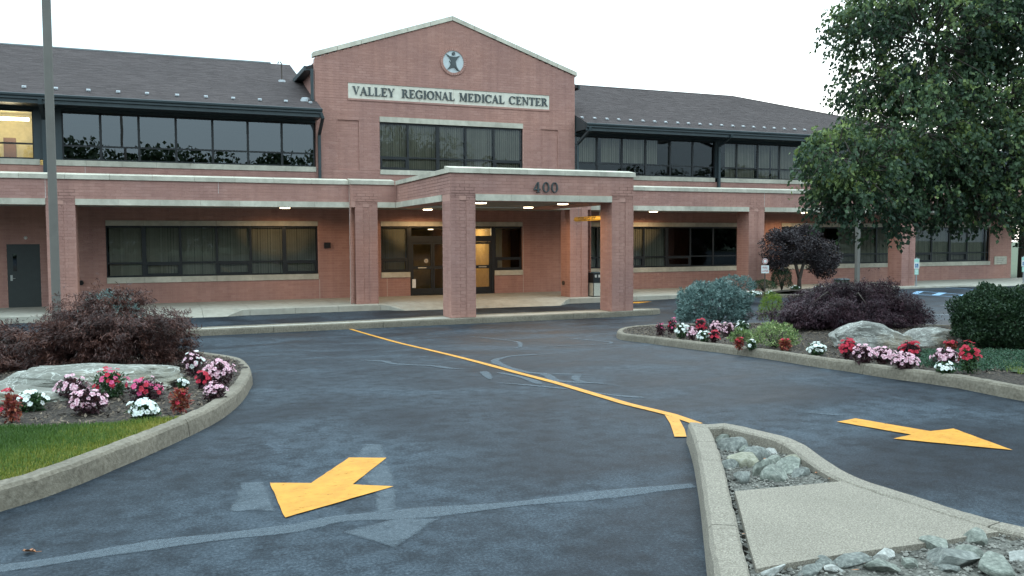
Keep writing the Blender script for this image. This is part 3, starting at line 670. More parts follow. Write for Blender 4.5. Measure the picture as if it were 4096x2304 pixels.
def gravel(n, poly_test, box, dz):
    oct_ = [(1, 0, 0), (0, 1, 0), (-1, 0, 0), (0, -1, 0), (0, 0, .7), (0, 0, -.7)]; fs = [(0, 1, 4), (1, 2, 4), (2, 3, 4), (3, 0, 4), (1, 0, 5), (2, 1, 5), (3, 2, 5), (0, 3, 5)]
    mb = MB()
    k = 0
    while k < n:
        u = random.uniform(box[0], box[1]); w = random.uniform(box[2], box[3])
        if not poly_test(u, w): continue
        s = random.uniform(.004, .010) * random.choice((1, 1, 1.6)); a = random.uniform(0, 6.28); z = G(w, u) + zpit(u, w) + random.uniform(0, .01); ca, sa = math.cos(a), math.sin(a)
        mb.add([(u + (x * ca - y * sa) * s * random.uniform(.7, 1.2), -w + (x * sa + y * ca) * s, z + q * s) for x, y, q in oct_], fs, random.random()); k += 1
    return mb.build('gravel', M_gravel, kind='stuff')
M_gravel = noisy('gravel_stones', [(.3, (.10, .092, .08)), (.7, (.25, .235, .205))], 12, .95, tone=.5)
inslab = lambda u, w: pt_in(D['slab'], u, w)
gravel(8500, lambda u, w: pt_in(isl, u, w) and not inslab(u, w), (-10.5, -7.3, 28.9, 33.2), .055)
M_leafl = plain('dry_leaf', (.34, .13, .05), .7)
def leaf_litter(n, test, box, zf, mat, nm='leaf_litter'):
    def smp():
        while True:
            u = random.uniform(box[0], box[1]); w = random.uniform(box[2], box[3])
            if test(u, w): return P3(u, w, zf(u, w))
    return scatter_quads(nm, n, smp, mat, .012, .028, .3, kind='stuff')
leaf_litter(90, lambda u, w: pt_in(isl, u, w) and not inslab(u, w), (-10.5, -7.3, 29, 33), lambda u, w: G(w, u) + zpit(u, w) + .02, M_leafl)
# the fallen leaf on the asphalt
u, w = D['misc'][0][:2]; z = G(w, u)
lm = MB(); ol = [(0, 0), (.012, .016), (.006, .03), (.03, .032), (.036, .05), (.02, .05), (.014, .075), (0, .064), (-.016, .07), (-.018, .048), (-.038, .044), (-.026, .03), (-.008, .026), (-.014, .012)]
lm.add([(0, 0, 0)] + [(x, y - .035, .012 * abs(x) / .03 + .006 * math.sin(y * 90)) for x, y in ol], [(0, i + 1, (i + 1) % len(ol) + 1) for i in range(len(ol))])
lm.tube([(0, .035, .001), (.004, .06, .006)], .0012, 5)
o = lm.build('fallen_leaf', M_leafl); o.location = P3(u, w, z + .012); o.rotation_euler = (.1, .25, 1.2); tag(o, 'curled brown leaf lying on the asphalt near the left kerb', 'leaf')

# ---------------------------------------------------------------- the building
B = thing('medical_center', 'two storey brick medical building with central gable, covered entrance and shingled wings', 'building')
rest = MB()                       # bricks past the 300 that show largest
MORT = .007
def T_front(w): return lambda a, z, d: (a, w + d, z)
def T_left(u): return lambda a, z, d: (u - d, a, z)       # faces -u; a runs along w
def T_right(u): return lambda a, z, d: (u + d, a, z)
BH, BL = .1016, .305
def bricks(T, a0, a1, z0, z1, openings=(), recess=(), sink=None, phase=0.0, soldier=False):
    """running bond over the rectangle; sink(centre a, z, length) may take a brick as a part of its own"""
    k0 = math.floor(z0 / BH); k1 = math.ceil(z1 / BH)
    for k in range(k0, k1):
        zc0 = max(k * BH, z0); zc1 = min((k + 1) * BH, z1)
        if zc1 - zc0 < .02: continue
        cuts = sorted({zc0, zc1} | {q for o in openings for q in o[2:4] if zc0 + .015 < q < zc1 - .015})
        for za, zb in zip(cuts, cuts[1:]):
            iv = [(a0, a1)]
            for o in openings:
                if o[2] < zb - .01 and o[3] > za + .01:
                    nv = []
                    for p, q in iv:
                        if o[0] > p: nv.append((p, min(q, o[0])))
                        if o[1] < q: nv.append((max(p, o[1]), q))
                    iv = [x for x in nv if x[1] - x[0] > .03]
            for p, q in iv:
                s = (k % 2) * BL / 2 + phase; i = math.floor((p - s) / BL)
                while s + i * BL < q:
                    x0 = max(p, s + i * BL); x1 = min(q, s + (i + 1) * BL); i += 1
                    if x1 - x0 < .04: continue
                    dep = 0; zm = (za + zb) / 2; xm = (x0 + x1) / 2
                    for r in recess:
                        if r[0] < xm < r[1] and r[2] < zm < r[3]: dep = r[4]
                    j = random.uniform(-.0012, .0012); g = .0036
                    if sink and sink(xm, zm, x1 - x0 - 2 * g, zb - za - 2 * g, dep): continue
                    A, Bx, c, d_ = x0 + g, x1 - g, za + g, zb - g; e = .002
                    vs = [T(A, c, -MORT - dep), T(Bx, c, -MORT - dep), T(Bx, d_, -MORT - dep), T(A, d_, -MORT - dep), T(A + e, c + e, j - dep), T(Bx - e, c + e, j - dep), T(Bx - e, d_ - e, j - dep), T(A + e, d_ - e, j - dep)]
                    rest.add([P3(*v) for v in vs], [(4, 5, 6, 7), (0, 1, 5, 4), (1, 2, 6, 5), (2, 3, 7, 6), (3, 0, 4, 7)], random.random())
def grid_wall(mb, a0, a1, z0, z1, openings, box):
    """solid wall around openings: box(a0,a1,z0,z1)"""
    xs = sorted({a0, a1} | {min(max(q, a0), a1) for o in openings for q in o[:2]}); zs = sorted({z0, z1} | {min(max(q, z0), z1) for o in openings for q in o[2:4]})
    for xa, xb in zip(xs, xs[1:]):
        run = None
        for za, zb in zip(zs, zs[1:]):
            hole = any(o[0] < (xa + xb) / 2 < o[1] and o[2] < (za + zb) / 2 < o[3] for o in openings)
            if hole:
                if run: box(xa, xb, *run); run = None
            else: run = (run[0], zb) if run else (za, zb)
        if run: box(xa, xb, *run)
# levels
SILL0, SILL1, HD0, HD1 = .752, .965, 2.854, 3.043
BELT0, BELT1, COP0, COP1, COP2 = 3.467, 3.661, 4.293, 4.437, 4.50
S20, S21, HW = 4.98, 5.176, 6.903
Wa, Wb, W2 = 3.29, 3.55, 9.80
def front_wall(name, a0, a1, z0, z1, w, openings=(), recess=(), thick=.3, brick_open=None, **k):
    mb = MB(); ex = [(r[0], r[1], r[2], r[3]) for r in recess]
    grid_wall(mb, a0, a1, z0, z1, list(openings) + ex, lambda a, b, c, d: mb.box(a, b, w - MORT - thick, w - MORT, c, d))
    for r in recess: mb.box(r[0], r[1], w - MORT - thick, w - MORT - r[4], r[2], r[3])
    o = mb.build(name, M_mortar, B); bricks(T_front(w), a0, a1, z0, z1, list(brick_open or openings) + ex, **k)
    for r in recess: bricks(T_front(w), r[0], r[1], r[2], r[3], recess=[(r[0] - 1, r[1] + 1, -1, 99, r[4])])
    return o
# ground floor wall behind the colonnade
opsG = [(-13.3, -5.68, SILL0, HD1), (-3.14, -1.92, SILL0, HD1), (-1.92, 1.83, -.1, HD1), (1.83, 3.13, SILL0, HD1), (5.6, 14.58, SILL0, HD1), (17.1, 25.1, SILL0, HD1), (26.0, 31.6, SILL0, HD1), (-16.45, -15.42, -.1, 2.2)]
opsG.append((-26, -18.0, SILL0, HD1))
front_wall('wall', -30, 33.3, -.25, 3.62, 0, opsG)
# upper walls
front_wall('wall', -30, -5.70, 3.9, S20, 0)
front_wall('wall', 5.66, 34, 3.9, S20, 0)
front_wall('wall', 22.8, 33.3, 3.62, 4.6, 0.01)
# gable block
GT = lambda u: 9.483 + (11.379 - 9.483) * (1 - abs(u) / 5.68)
gops = [(-3.138, 3.163, 4.948, 7.271), (-4.393, 4.42, 7.90, 8.60)]
grec = [(-4.83, -3.98, 5.1, 7.07, .05), (4.02, 4.83, 5.1, 7.07, .05)]
front_wall('gable_wall', -5.696, 5.661, 3.62, 9.40, .02, gops, grec)
mb = MB(); mb.prism([(-5.69, 9.40), (5.65, 9.40), (5.65, 9.42), (0, 11.36), (-5.69, 9.42)], -.3, .02 - MORT, lambda a, z, d: (a, d, z)); mb.build('gable_wall', M_mortar, B)
z = 9.40
while z < 11.30:
    hw = 5.68 * (1 - max(0, (z + BH * .6 - 9.483)) / 1.896)
    if hw > .2:
        em = .56; zz = z + BH / 2; oo = []
        if abs(zz - 9.68) < em: q = math.sqrt(em * em - (zz - 9.68) ** 2); oo = [(-q + .017, q + .017, z - 1, z + 1)]
        bricks(T_front(.02), -hw, hw, z, min(z + BH, 11.3), oo)
    z += BH
# emblem notch in bricks below 9.40 is covered by the ring itself
mb = MB()
for x in (-5.696, 5.661):
    mb.box(x - (.0 if x < 0 else .3), x + (.3 if x < 0 else 0), -9, -.3, 3.9, 9.3)
mb.build('gable_side_wall', M_mortar, B)
bricks(T_left(-5.696 - MORT), -5.5, -.0, 7.3, 9.15); bricks(T_right(5.661 + MORT), -5.5, 0, 7.3, 9.15)
# coping stones of the gable
cs = MB
def stone(parent, name, verts, tone=None, mat=None):
    mb = MB(); mb.hexa(verts, tone if tone is not None else random.random()); return mb.build(name, mat or M_stone, parent)
for sgn in (-1, 1):
    n = 6
    for i in range(n):
        ta, tb = i / n + .0012, (i + 1) / n - .0012
        xa, xb = (1 - ta) * 5.76 * sgn, (1 - tb) * 5.76 * sgn
        za, zb = 9.46 + ta * 1.915, 9.46 + tb * 1.915
        v = [(xa, .07, za), (xb, .07, zb), (xb, -.36, zb), (xa, -.36, za), (xa, .05, za + .185), (xb, .05, zb + .185), (xb, -.36, zb + .185), (xa, -.36, za + .185)]
        if sgn > 0: v = [v[k] for k in (1, 0, 3, 2, 5, 4, 7, 6)]
        stone(B, 'coping_stone', v)
def band(name, a0, a1, z0, z1, w, out=.022, back=.06, L=1.22, T=None, parent=None, cut=()):
    """a course of stones with open joints"""
    T = T or T_front(w); n = max(1, round((a1 - a0) / L)); s = (a1 - a0) / n
    for i in range(n):
        p, q = a0 + i * s + .003, a0 + (i + 1) * s - .003; j = random.uniform(-.0015, .0015)
        v = [T(p, z0, out + j), T(q, z0, out + j), T(q, z0, -back), T(p, z0, -back), T(p, z1, out + j), T(q, z1, out + j), T(q, z1, -back), T(p, z1, -back)]
        stone(parent or B, name, v)
def coping(a0, a1, w, T=None, L=1.3, deep=.42, name='coping_stone'):
    T = T or T_front(w); n = max(1, round((a1 - a0) / L)); s = (a1 - a0) / n
    for i in range(n):
        p, q = a0 + i * s + .004, a0 + (i + 1) * s - .004; j = random.uniform(-.002, .002)
        v = [T(p, COP0, .05 + j), T(q, COP0, .05 + j), T(q, COP0, -deep), T(p, COP0, -deep), T(p, COP1, .05 + j), T(q, COP1, .05 + j), T(q, COP2 + .02, -deep), T(p, COP2 + .02, -deep)]
        stone(B, name, v)
band('lintel_stone', -3.138, 3.163, 7.06, 7.271, .02); band('sill_stone', -3.138, 3.163, 4.948, 5.138, .02, .035)
band('lintel_stone', -13.3, -5.68, HD0, HD1, 0); band('sill_stone', -13.3, -5.68, SILL0, SILL1, 0, .035)
band('lintel_stone', -3.14, 3.13, HD0, HD1, 0); band('sill_stone', -3.14, -1.92, SILL0, SILL1, 0, .035); band('sill_stone', 1.83, 3.13, SILL0, SILL1, 0, .035)
for a, b in ((5.6, 14.58), (17.1, 25.1), (26.0, 31.6), (-26, -18)): band('lintel_stone', a, b, HD0, HD1, 0); band('sill_stone', a, b, SILL0, SILL1, 0, .035)
for a, b in ((-30, -15.32), (-15.02, -5.7), (5.67, 13.11), (13.4, 30)): band('sill_stone', a, b, S20, S21, 0, .035)

# windows: glass behind dark bronze frames, blinds behind the glass
def window(a0, a1, z0, z1, w, mull, trans, glass, blinds=None, thick=(), deep=.09, casement=(), parent=None, bz=None):
    """mull: mullion positions; trans: height of the transom; blinds: list of (a0,a1) drawn"""
    fr = MB(); wf = w - deep
    ms = [a0] + list(mull) + [a1]; h = .042
    fr.box(a0, a1, wf - .05, wf, z1 - .07, z1); fr.box(a0, a1, wf - .05, wf, z0, z0 + .06)
    for i, m_ in enumerate(ms):
        t = .075 if m_ in thick else h
        fr.box(max(a0, m_ - t), min(a1, m_ + t), wf - .055, wf + .004, z0 + .06, z1 - .07)
    for i, (p, q) in enumerate(zip(ms, ms[1:])):
        if trans: fr.box(p + h, q - h, wf - .05, wf, trans - .03, trans + .03)
        if i in casement: # opening hopper with a heavier frame
            fr.box(p + h, q - h, wf - .045, wf + .012, z0 + .06, z0 + .12); fr.box(p + h, q - h, wf - .045, wf + .012, trans - .09, trans - .03)
            fr.box(p + h, p + h + .07, wf - .045, wf + .012, z0 + .12, trans - .09); fr.box(q - h - .07, q - h, wf - .045, wf + .012, z0 + .12, trans - .09)
    F = fr.build('window', M_frame, parent or B)
    for p, q in zip(ms, ms[1:]):
        for za, zb in (((z0 + .05, trans), (trans, z1 - .05)) if trans else ((z0 + .05, z1 - .05),)):
            g = MB(); tl = random.uniform(-.002, .002); tt = random.uniform(-.002, .002)
            g.add([P3(p + .01, wf - .025 + tl, za), P3(q - .01, wf - .025 - tl, za), P3(q - .01, wf - .025 - tl + tt, zb), P3(p + .01, wf - .025 + tl + tt, zb)], [(0, 1, 2, 3)]); g.build('pane', glass, F)
    if blinds:
        bl = MB()
        for p, q in blinds:
            x = p
            while x < q - .03:
                a = random.uniform(.28, .36); dx = .088; yy = wf - .14
                bl.add([P3(x, yy + a * .03, (bz or z0) + .04), P3(x + dx, yy - a * .03, (bz or z0) + .04), P3(x + dx, yy - a * .03, z1 - .06), P3(x, yy + a * .03, z1 - .06)], [(0, 1, 2, 3)], random.random())
                x += dx + random.choice((.0, .002, .002, .006, .012))
        bl.build('vertical_blind', M_blind, F, kind='stuff')
    return F
mg = [-1.94, -.66, .57, 1.85]
window(-3.138, 3.163, 5.138, 7.06, .02, mg, 5.66, M_glass, [(-3.1, -1.9), (-1.9, -.75), (-.7, .52), (.6, 1.8), (1.9, 3.1)], casement=(0, 4), thick=(-.66,))
ml = [-12.03, -10.77, -9.48, -8.24, -6.97]
window(-13.3, -5.68, SILL1, HD0, 0, ml, 1.48, M_glass, [(-13.2, -5.75)], thick=(-12.03, -6.97), casement=(1, 3, 5))
mu = [-13.37, -12.1, -10.83, -9.54, -8.26, -6.99]
window(-14.61, -5.74, S21, HW, 0, mu, 5.70, M_glass_up)
window(-21.0, -15.5, S21, HW, 0, [-19.3, -18.0, -16.75], 5.72, M_glass_door)
window(-26, -18, SILL1, HD0, 0, [-24.7, -23.3, -22, -20.7, -19.3], 1.48, M_glass, [(-25.9, -18.1)])
window(-3.14, -1.98, SILL1, HD0, 0, [], 1.50, M_glass, [(-3.1, -2.0)], casement=(0,))
window(1.87, 3.13, SILL1, HD0, 0, [], 1.50, M_glass, [(1.9, 2.25)], casement=(0,))
window(5.6, 14.58, SILL1, HD0, 0, [6.86, 8.06, 9.28, 10.52, 11.82, 13.11], 1.46, M_glass, [(6.9, 10.5), (6.2, 6.8)], thick=(10.52, 8.06), casement=(2, 4))
window(17.1, 25.1, SILL1, HD0, 0, [18.3, 19.55, 20.82, 22.08, 23.37], 1.46, M_glass, [(20.9, 25)], casement=(3,))
window(26.0, 31.6, SILL1, HD0, 0, [27.28, 28.62, 29.94, 31.3], 1.46, M_glass, [(26.1, 31.2)], casement=(0, 2), thick=(28.62,))
window(5.64, 13.15, S21, HW, 0, [6.83, 8.11, 9.35, 10.68, 11.92], 5.69, M_glass, [(5.9, 6.8), (7.1, 8.05), (8.15, 9.3), (9.4, 10.0)], bz=5.72)
window(13.4, 29, S21, HW, 0, [14.44, 15.68, 17.01, 18.66, 19.9, 21.2, 22.5, 23.8, 25.1, 26.4, 27.7], 5.69, M_glass, [(13.85, 15.6), (15.75, 16.5), (16.6, 18.6), (18.7, 23)])
for a, b in ((-15.5, -14.61), (-30, -21), (13.15, 13.4), (29, 33.3)): mb = MB(); mb.box(a, b, -.25, -.01, S21, HW); mb.build('metal_panel', M_metal, B)
# frame head band under the eaves
for a, b in ((-30, -5.70), (5.67, 33.3)): mb = MB(); mb.box(a, b, -.25, .006, HW, 7.1); mb.build('frieze_panel', M_metal, B)

# interior: floors, ceiling, back walls
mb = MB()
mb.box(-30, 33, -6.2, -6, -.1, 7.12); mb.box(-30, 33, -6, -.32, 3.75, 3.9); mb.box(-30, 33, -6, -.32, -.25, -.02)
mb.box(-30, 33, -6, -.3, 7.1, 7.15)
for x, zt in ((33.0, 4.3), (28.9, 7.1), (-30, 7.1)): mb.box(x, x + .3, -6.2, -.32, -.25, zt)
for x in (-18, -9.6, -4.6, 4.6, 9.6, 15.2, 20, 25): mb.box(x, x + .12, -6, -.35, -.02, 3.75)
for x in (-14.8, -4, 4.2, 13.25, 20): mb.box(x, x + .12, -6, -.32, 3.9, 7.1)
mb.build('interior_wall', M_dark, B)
M_warm = plain('warm_interior_paint', (.62, .46, .20), .8); M_floor = plain('floor_tile', (.55, .50, .42), .4)
# lit upper room at the left end
mb = MB(); mb.box(-22, -14.95, -2.6, -2.5, 4.0, 7.05); mb.box(-22, -14.95, -2.5, -.35, 7.02, 7.08); mb.build('room_wall', plain('room_paint', (.72, .64, .36), .8), B)
mb = MB(); mb.box(-16.75, -16.35, -2.49, -2.42, 4.0, 6.15); mb.build('room_door', plain('wood_door', (.22, .10, .04), .5), B)
mb = MB(); mb.tube([(-17.8, -1.2, 6.70), (-15.75, -1.2, 6.70)], .06, 10); o = mb.build('fluorescent_tube', emit('tube_glow', (1, .86, .60), 9), B)
def lamp(name, loc, e, col, size=.1, spot=None):
    l = bpy.data.lights.new(name, 'SPOT' if spot else 'POINT'); l.energy = e; l.color = col; l.shadow_soft_size = size
    if spot: l.spot_size = R(spot); l.spot_blend = .25
    o = bpy.data.objects.new(name, l); C.objects.link(o); o.location = P3(*loc); o.parent = B; return o
lamp('tube_light', (-16.4, -1.2, 6.5), 45, (1, .88, .62), .3)
# entrance lobby, lit warm behind the right-hand leaf
mb = MB(); mb.box(-1.9, 4.0, -3.6, -3.5, -.02, 2.75); mb.box(.15, .25, -3.5, -1.1, -.02, 2.75); mb.box(1.9, 2.0, -3.5, -.35, -.02, 2.9); mb.build('lobby_wall', plain('lobby_paint', (.66, .50, .26), .8), B)
mb = MB(); mb.box(-1.9, 4.0, -3.5, -.33, -.02, .0); mb.build('lobby_floor', M_floor, B)
mb = MB(); mb.box(-4.5, 4.5, -3.6, -.33, 2.76, 2.84); mb.build('lobby_ceiling', M_blind, B)
mb = MB(); mb.box(.75, 1.25, -3.49, -3.45, 1.05, 2.05); mb.build('notice_board', plain('notice_grey', (.20, .20, .17), .6), B)
lamp('lobby_light', (1.1, -2.0, 2.55), 40, (1, .76, .42), .25)
mb = MB(); mb.tube([(-.72, -1.0, 2.72), (-.72, -1.0, 2.75)], .11, 16); mb.build('downlight', emit('downlight_glow', (1, .8, .5), 5), B)

# entrance doors
M_alu = plain('pale_sticker', (.75, .74, .7), .5)
mb = MB(); wf = -.06
mb.box(-1.92, 1.83, wf - .12, wf, 2.80, HD0); mb.box(-1.92, 1.83, wf - .14, wf + .02, 2.2, 2.45)     # operator header
for x0, x1 in ((-1.98, -1.84), (1.70, 1.87)): mb.box(x0, x1, wf - .12, wf + .003, -.02, 2.8)
mb.box(-.06, .06, wf - .12, wf + .003, 2.45, 2.8)
ent = mb.build('door_frame', M_frame, B)
for a, b in ((-1.84, -.06), (.06, 1.70)):
    g = MB(); g.add([P3(a, wf - .06, 2.45), P3(b, wf - .06, 2.45), P3(b, wf - .06, 2.8), P3(a, wf - .06, 2.8)], [(0, 1, 2, 3)]); g.build('pane', M_glass_door if a > 0 else M_glass, ent)
def disc(mb, T, a, z, r, d0, d1, n=24, a0=0, a1=2 * math.pi): mb.prism([(a + r * math.cos(a0 + (a1 - a0) * i / n), z + r * math.sin(a0 + (a1 - a0) * i / n)) for i in range(n)], d0, d1, T)
M_sticker = plain('yellow_sticker', (.75, .50, .10), .5); M_grey = plain('grey_sticker', (.42, .40, .36), .5)
for x0, x1, gl in ((-1.84, -.92, M_glass), (-.92, -.0, M_glass), (0.0, .9, M_glass), (.9, 1.70, M_glass_door)):
    lf = MB(); lf.box(x0 + .005, x0 + .085, wf - .09, wf - .02, .0, 2.195); lf.box(x1 - .085, x1 - .005, wf - .09, wf - .02, .0, 2.195)
    lf.box(x0 + .085, x1 - .085, wf - .09, wf - .02, .0, .27); lf.box(x0 + .085, x1 - .085, wf - .09, wf - .02, 2.1, 2.195); lf.box(x0 + .085, x1 - .085, wf - .09, wf - .02, 1.06, 1.20)
    L = lf.build('entrance_door', M_frame, B)
    for za, zb in ((.27, 1.06), (1.20, 2.1)):
        g = MB(); g.add([P3(x0 + .08, wf - .055, za), P3(x1 - .08, wf - .055, za), P3(x1 - .08, wf - .055, zb), P3(x0 + .08, wf - .055, zb)], [(0, 1, 2, 3)]); g.build('pane', gl, L)
    xm = (x0 + x1) / 2; T = T_front(wf - .02)
    if x0 in (-1.84, -.92):
        d = MB(); disc(d, T_front(wf - .05), xm + (.18 if x0 < -1 else .1), 1.41, .09, 0, .004); d.build('door_sticker', M_grey if x0 < -1 else M_sticker, L)
        d = MB(); disc(d, T_front(wf - .046), xm + (.18 if x0 < -1 else .1), 1.41, .055, 0, .004, a0=.4, a1=2.74); disc(d, T_front(wf - .046), xm + (.18 if x0 < -1 else .1), 1.405, .055, 0, .004, a0=3.54, a1=5.88); d.build('door_sticker', plain('sticker_ink%g' % x0, (.30, .16, .03), .5), L)
    if x0 != 0.0 and x0 != -.92: d = MB(); d.box(xm - .18, xm + .18, wf - .02, wf - .014, 1.11, 1.15); d.build('push_label', plain('label%g' % x0, (.55, .52, .42), .5), L)
    if x0 == -1.84: d = MB(); d.box(x0 + .02, x0 + .17, wf - .02, wf - .013, .30, .66); d.build('door_notice', M_alu, L)
# service door at far left
mb = MB(); mb.box(-16.45, -15.42, -.14, -.02, -.03, 2.2); D2 = mb.build('service_door', plain('dark_green_door', (.022, .028, .026), .45), B)
mb = MB(); mb.box(-16.27, -16.15, -.02, -.012, 1.25, 1.85); mb.build('door_lite', M_glass_up, D2)
M_chrome = plain('brushed_metal', (.55, .55, .52), .3, .5, .9)
mb = MB(); mb.box(-16.36, -16.29, -.02, .0, .92, 1.12); mb.tube([(-16.32, .0, 1.0), (-16.32, .05, 1.0), (-16.20, .05, 1.0)], .012, 8); mb.build('door_handle', M_chrome, D2)
mb = MB(); mb.box(-16.5, -15.38, -.10, .05, -.05, -.03); mb.build('door_threshold', M_chrome, B)
mb = MB(); mb.tube([(-15.85, .0, 2.42), (-15.85, .09, 2.42)], [.06, .03], 12); mb.build('door_bell_light', M_alu, B)

# colonnade: columns, beams with belt course, coping
M_seal = plain('joint_sealant', (.55, .50, .46), .8)
parts300 = [0]
bm1 = MB(); bm1.hexa([(-.5, .5, -.5), (.5, .5, -.5), (.5, -.5, -.5), (-.5, -.5, -.5), (-.487, .5, .5), (.487, .5, .5), (.487, -.5, .5), (-.487, -.5, .5)])
def unit_brick_mesh():
    e = .012; me = bpy.data.meshes.new('brick')
    v = [(-.5, 0, -.5), (.5, 0, -.5), (.5, 0, .5), (-.5, 0, .5), (-.5 + e, -1, -.5 + .04), (.5 - e, -1, -.5 + .04), (.5 - e, -1, .5 - .04), (-.5 + e, -1, .5 - .04)]
    me.from_pydata(v, [], [(4, 5, 6, 7), (0, 1, 5, 4), (1, 2, 6, 5), (2, 3, 7, 6), (3, 0, 4, 7), (3, 2, 1, 0)]); me.materials.append(M_brickobj); return me
UB = unit_brick_mesh()
def brick_sink(parent, T, axis):
    def f(a, z, L, h, dep):
        if parts300[0] >= 300: return False
        parts300[0] += 1
        o = bpy.data.objects.new('brick', UB); C.objects.link(o); o.parent = parent
        p = T(a, z, -MORT - dep); o.location = P3(*p); o.scale = (L, MORT + random.uniform(-.0012, .0012), h)
        if axis == 'left': o.rotation_euler = (0, 0, -math.pi / 2)
        return True
    return f
def column(u0, u1, wf_, depth, zb, name='column', own=(), strip=(.29, .51), left=True):
    mb = MB(); s0, s1 = u0 + strip[0], u0 + strip[1]; dz = .02; zt = BELT1 - .05
    mb.box(u0 + MORT, u1 - MORT, wf_ - depth, wf_ - MORT - dz - .004, zb, BELT1 + .3)
    for p, q, c, d in ((u0 + MORT, s0, zb, zt), (s1, u1 - MORT, zb, zt), (u0 + MORT, u1 - MORT, zt, BELT1 + .3)): mb.box(p, q, wf_ - MORT - dz - .02, wf_ - MORT, c, d)
    o = mb.build(name, M_mortar, B); sk = brick_sink(o, T_front(wf_), 'front') if 'front' in own else None
    bricks(T_front(wf_), u0, s0, zb, zt, sink=sk, phase=u0 % BL); bricks(T_front(wf_), s1, u1, zb, zt, sink=sk, phase=u0 % BL)
    bricks(T_front(wf_), s0, s1, zb, zt, recess=[(s0, s1, -1, 9, dz)], sink=sk, phase=u0 % BL); bricks(T_front(wf_), u0, u1, zt, BELT1 + .02, sink=sk, phase=u0 % BL)
    bricks(T_left(u0), wf_ - depth, wf_, zb, BELT0, sink=brick_sink(o, T_left(u0), 'left') if 'left' in own else None, phase=wf_ % BL)
    bricks(T_right(u1), wf_ - depth, wf_, zb, BELT0, phase=wf_ % BL)
    return o
zi = -.10
column(-3.42, -2.615, W2, .8, zi, own=('front', 'left')); column(2.108, 2.918, W2, .8, zi, own=('front',))
column(-4.95, -4.128, Wb, .85, -.08); column(3.672, 4.48, Wb, .85, -.08)
column(12.58, 13.42, Wa, .85, -.08); column(21.56, 22.43, Wa, .85, -.08); column(-14.87, -14.02, Wa, .85, -.08); column(-24.2, -23.4, Wa, .85, -.08)
def beam(a0, a1, w, z0=BELT1, thick=.5, recess=()):
    mb = MB(); mb.box(a0, a1, w - thick, w - MORT, BELT0 + .002, COP0); o = mb.build('parapet', M_mortar, B); bricks(T_front(w), a0, a1, z0, COP0, recess=recess)
beam(-30, -5.10, Wa); beam(4.62, 22.8, Wa)
# wing parapet ends turn out to meet the portico
mb = MB(); mb.box(-5.10, -3.42, Wb - .5, Wb - MORT, BELT0 + .002, COP0); mb.box(2.92, 4.62, Wb - .5, Wb - MORT, BELT0 + .002, COP0); mb.build('parapet', M_mortar, B)
bricks(T_front(Wb), -5.10, -3.44, BELT1 + .022, COP0); bricks(T_front(Wb), 2.94, 4.62, BELT1 + .022, COP0); bricks(T_left(-5.10), Wa, Wb, -.08, COP0); bricks(T_right(4.62), Wa, Wb, -.08, COP0)
# portico beams
mb = MB(); mb.box(-3.40, -2.62, Wb - .5, W2 - .01, BELT0 + .003, COP0 - .001); mb.box(2.11, 2.90, Wb - .5, W2 - .01, BELT0 + .003, COP0 - .001); mb.box(-3.40, 2.90, W2 - .8, W2 - MORT, BELT0 + .005, COP0)
mb.build('parapet', M_mortar, B)
bricks(T_left(-3.42), Wb, W2, BELT1, COP0, phase=W2 % BL); bricks(T_right(2.918), Wb, W2, BELT1, COP0)
bricks(T_front(W2), -3.42, 2.918, BELT1 + .022, COP0, phase=-3.42 % BL)
# belt course
band('belt_stone', -30, -14.87, BELT0 - .002, BELT1, Wa); band('belt_stone', -14.02, -5.08, BELT0 - .002, BELT1, Wa); band('belt_stone', 4.64, 12.58, BELT0 - .002, BELT1, Wa); band('belt_stone', 13.42, 21.56, BELT0 - .002, BELT1, Wa)
band('belt_stone', -4.128, -3.45, BELT0 - .002, BELT1, Wb); band('belt_stone', 2.95, 3.672, BELT0 - .002, BELT1, Wb)
band('belt_stone', -2.615, 2.108, BELT0 - .002, BELT1, W2); band('belt_stone', Wb + .03, W2 - .8, BELT0 - .002, BELT1, 0, T=T_left(-3.42)); band('belt_stone', Wb + .03, W2 - .8, BELT0 - .002, BELT1, 0, T=T_right(2.918))
coping(-30, -5.13, Wa); coping(4.66, 22.8, Wa); coping(-5.13, -3.5, Wb); coping(3.0, 4.66, Wb)
coping(Wb + .06, W2 - .36, 0, T_left(-3.42)); coping(Wb + .06, W2 - .36, 0, T_right(2.918)); coping(-3.47, 2.97, W2)
# sealant joints
for a, w_, z0, z1 in ((-14.86, Wa, BELT1, COP0), (-5.105, Wa + .0, -.05, COP0), (13.41, Wa, BELT1, COP0), (-13.9, 0, 4.5, S20), (-2.9, 0, -.05, SILL0), (-5.64, 0, -.05, SILL0), (3.16, 0, -.05, HD0), (-9.6, Wa, 3.9, COP0)):
    mb = MB(); mb.box(a - .006, a + .006, w_ - .01, w_ + .003, z0, z1); mb.build('sealant_joint', M_seal, B)
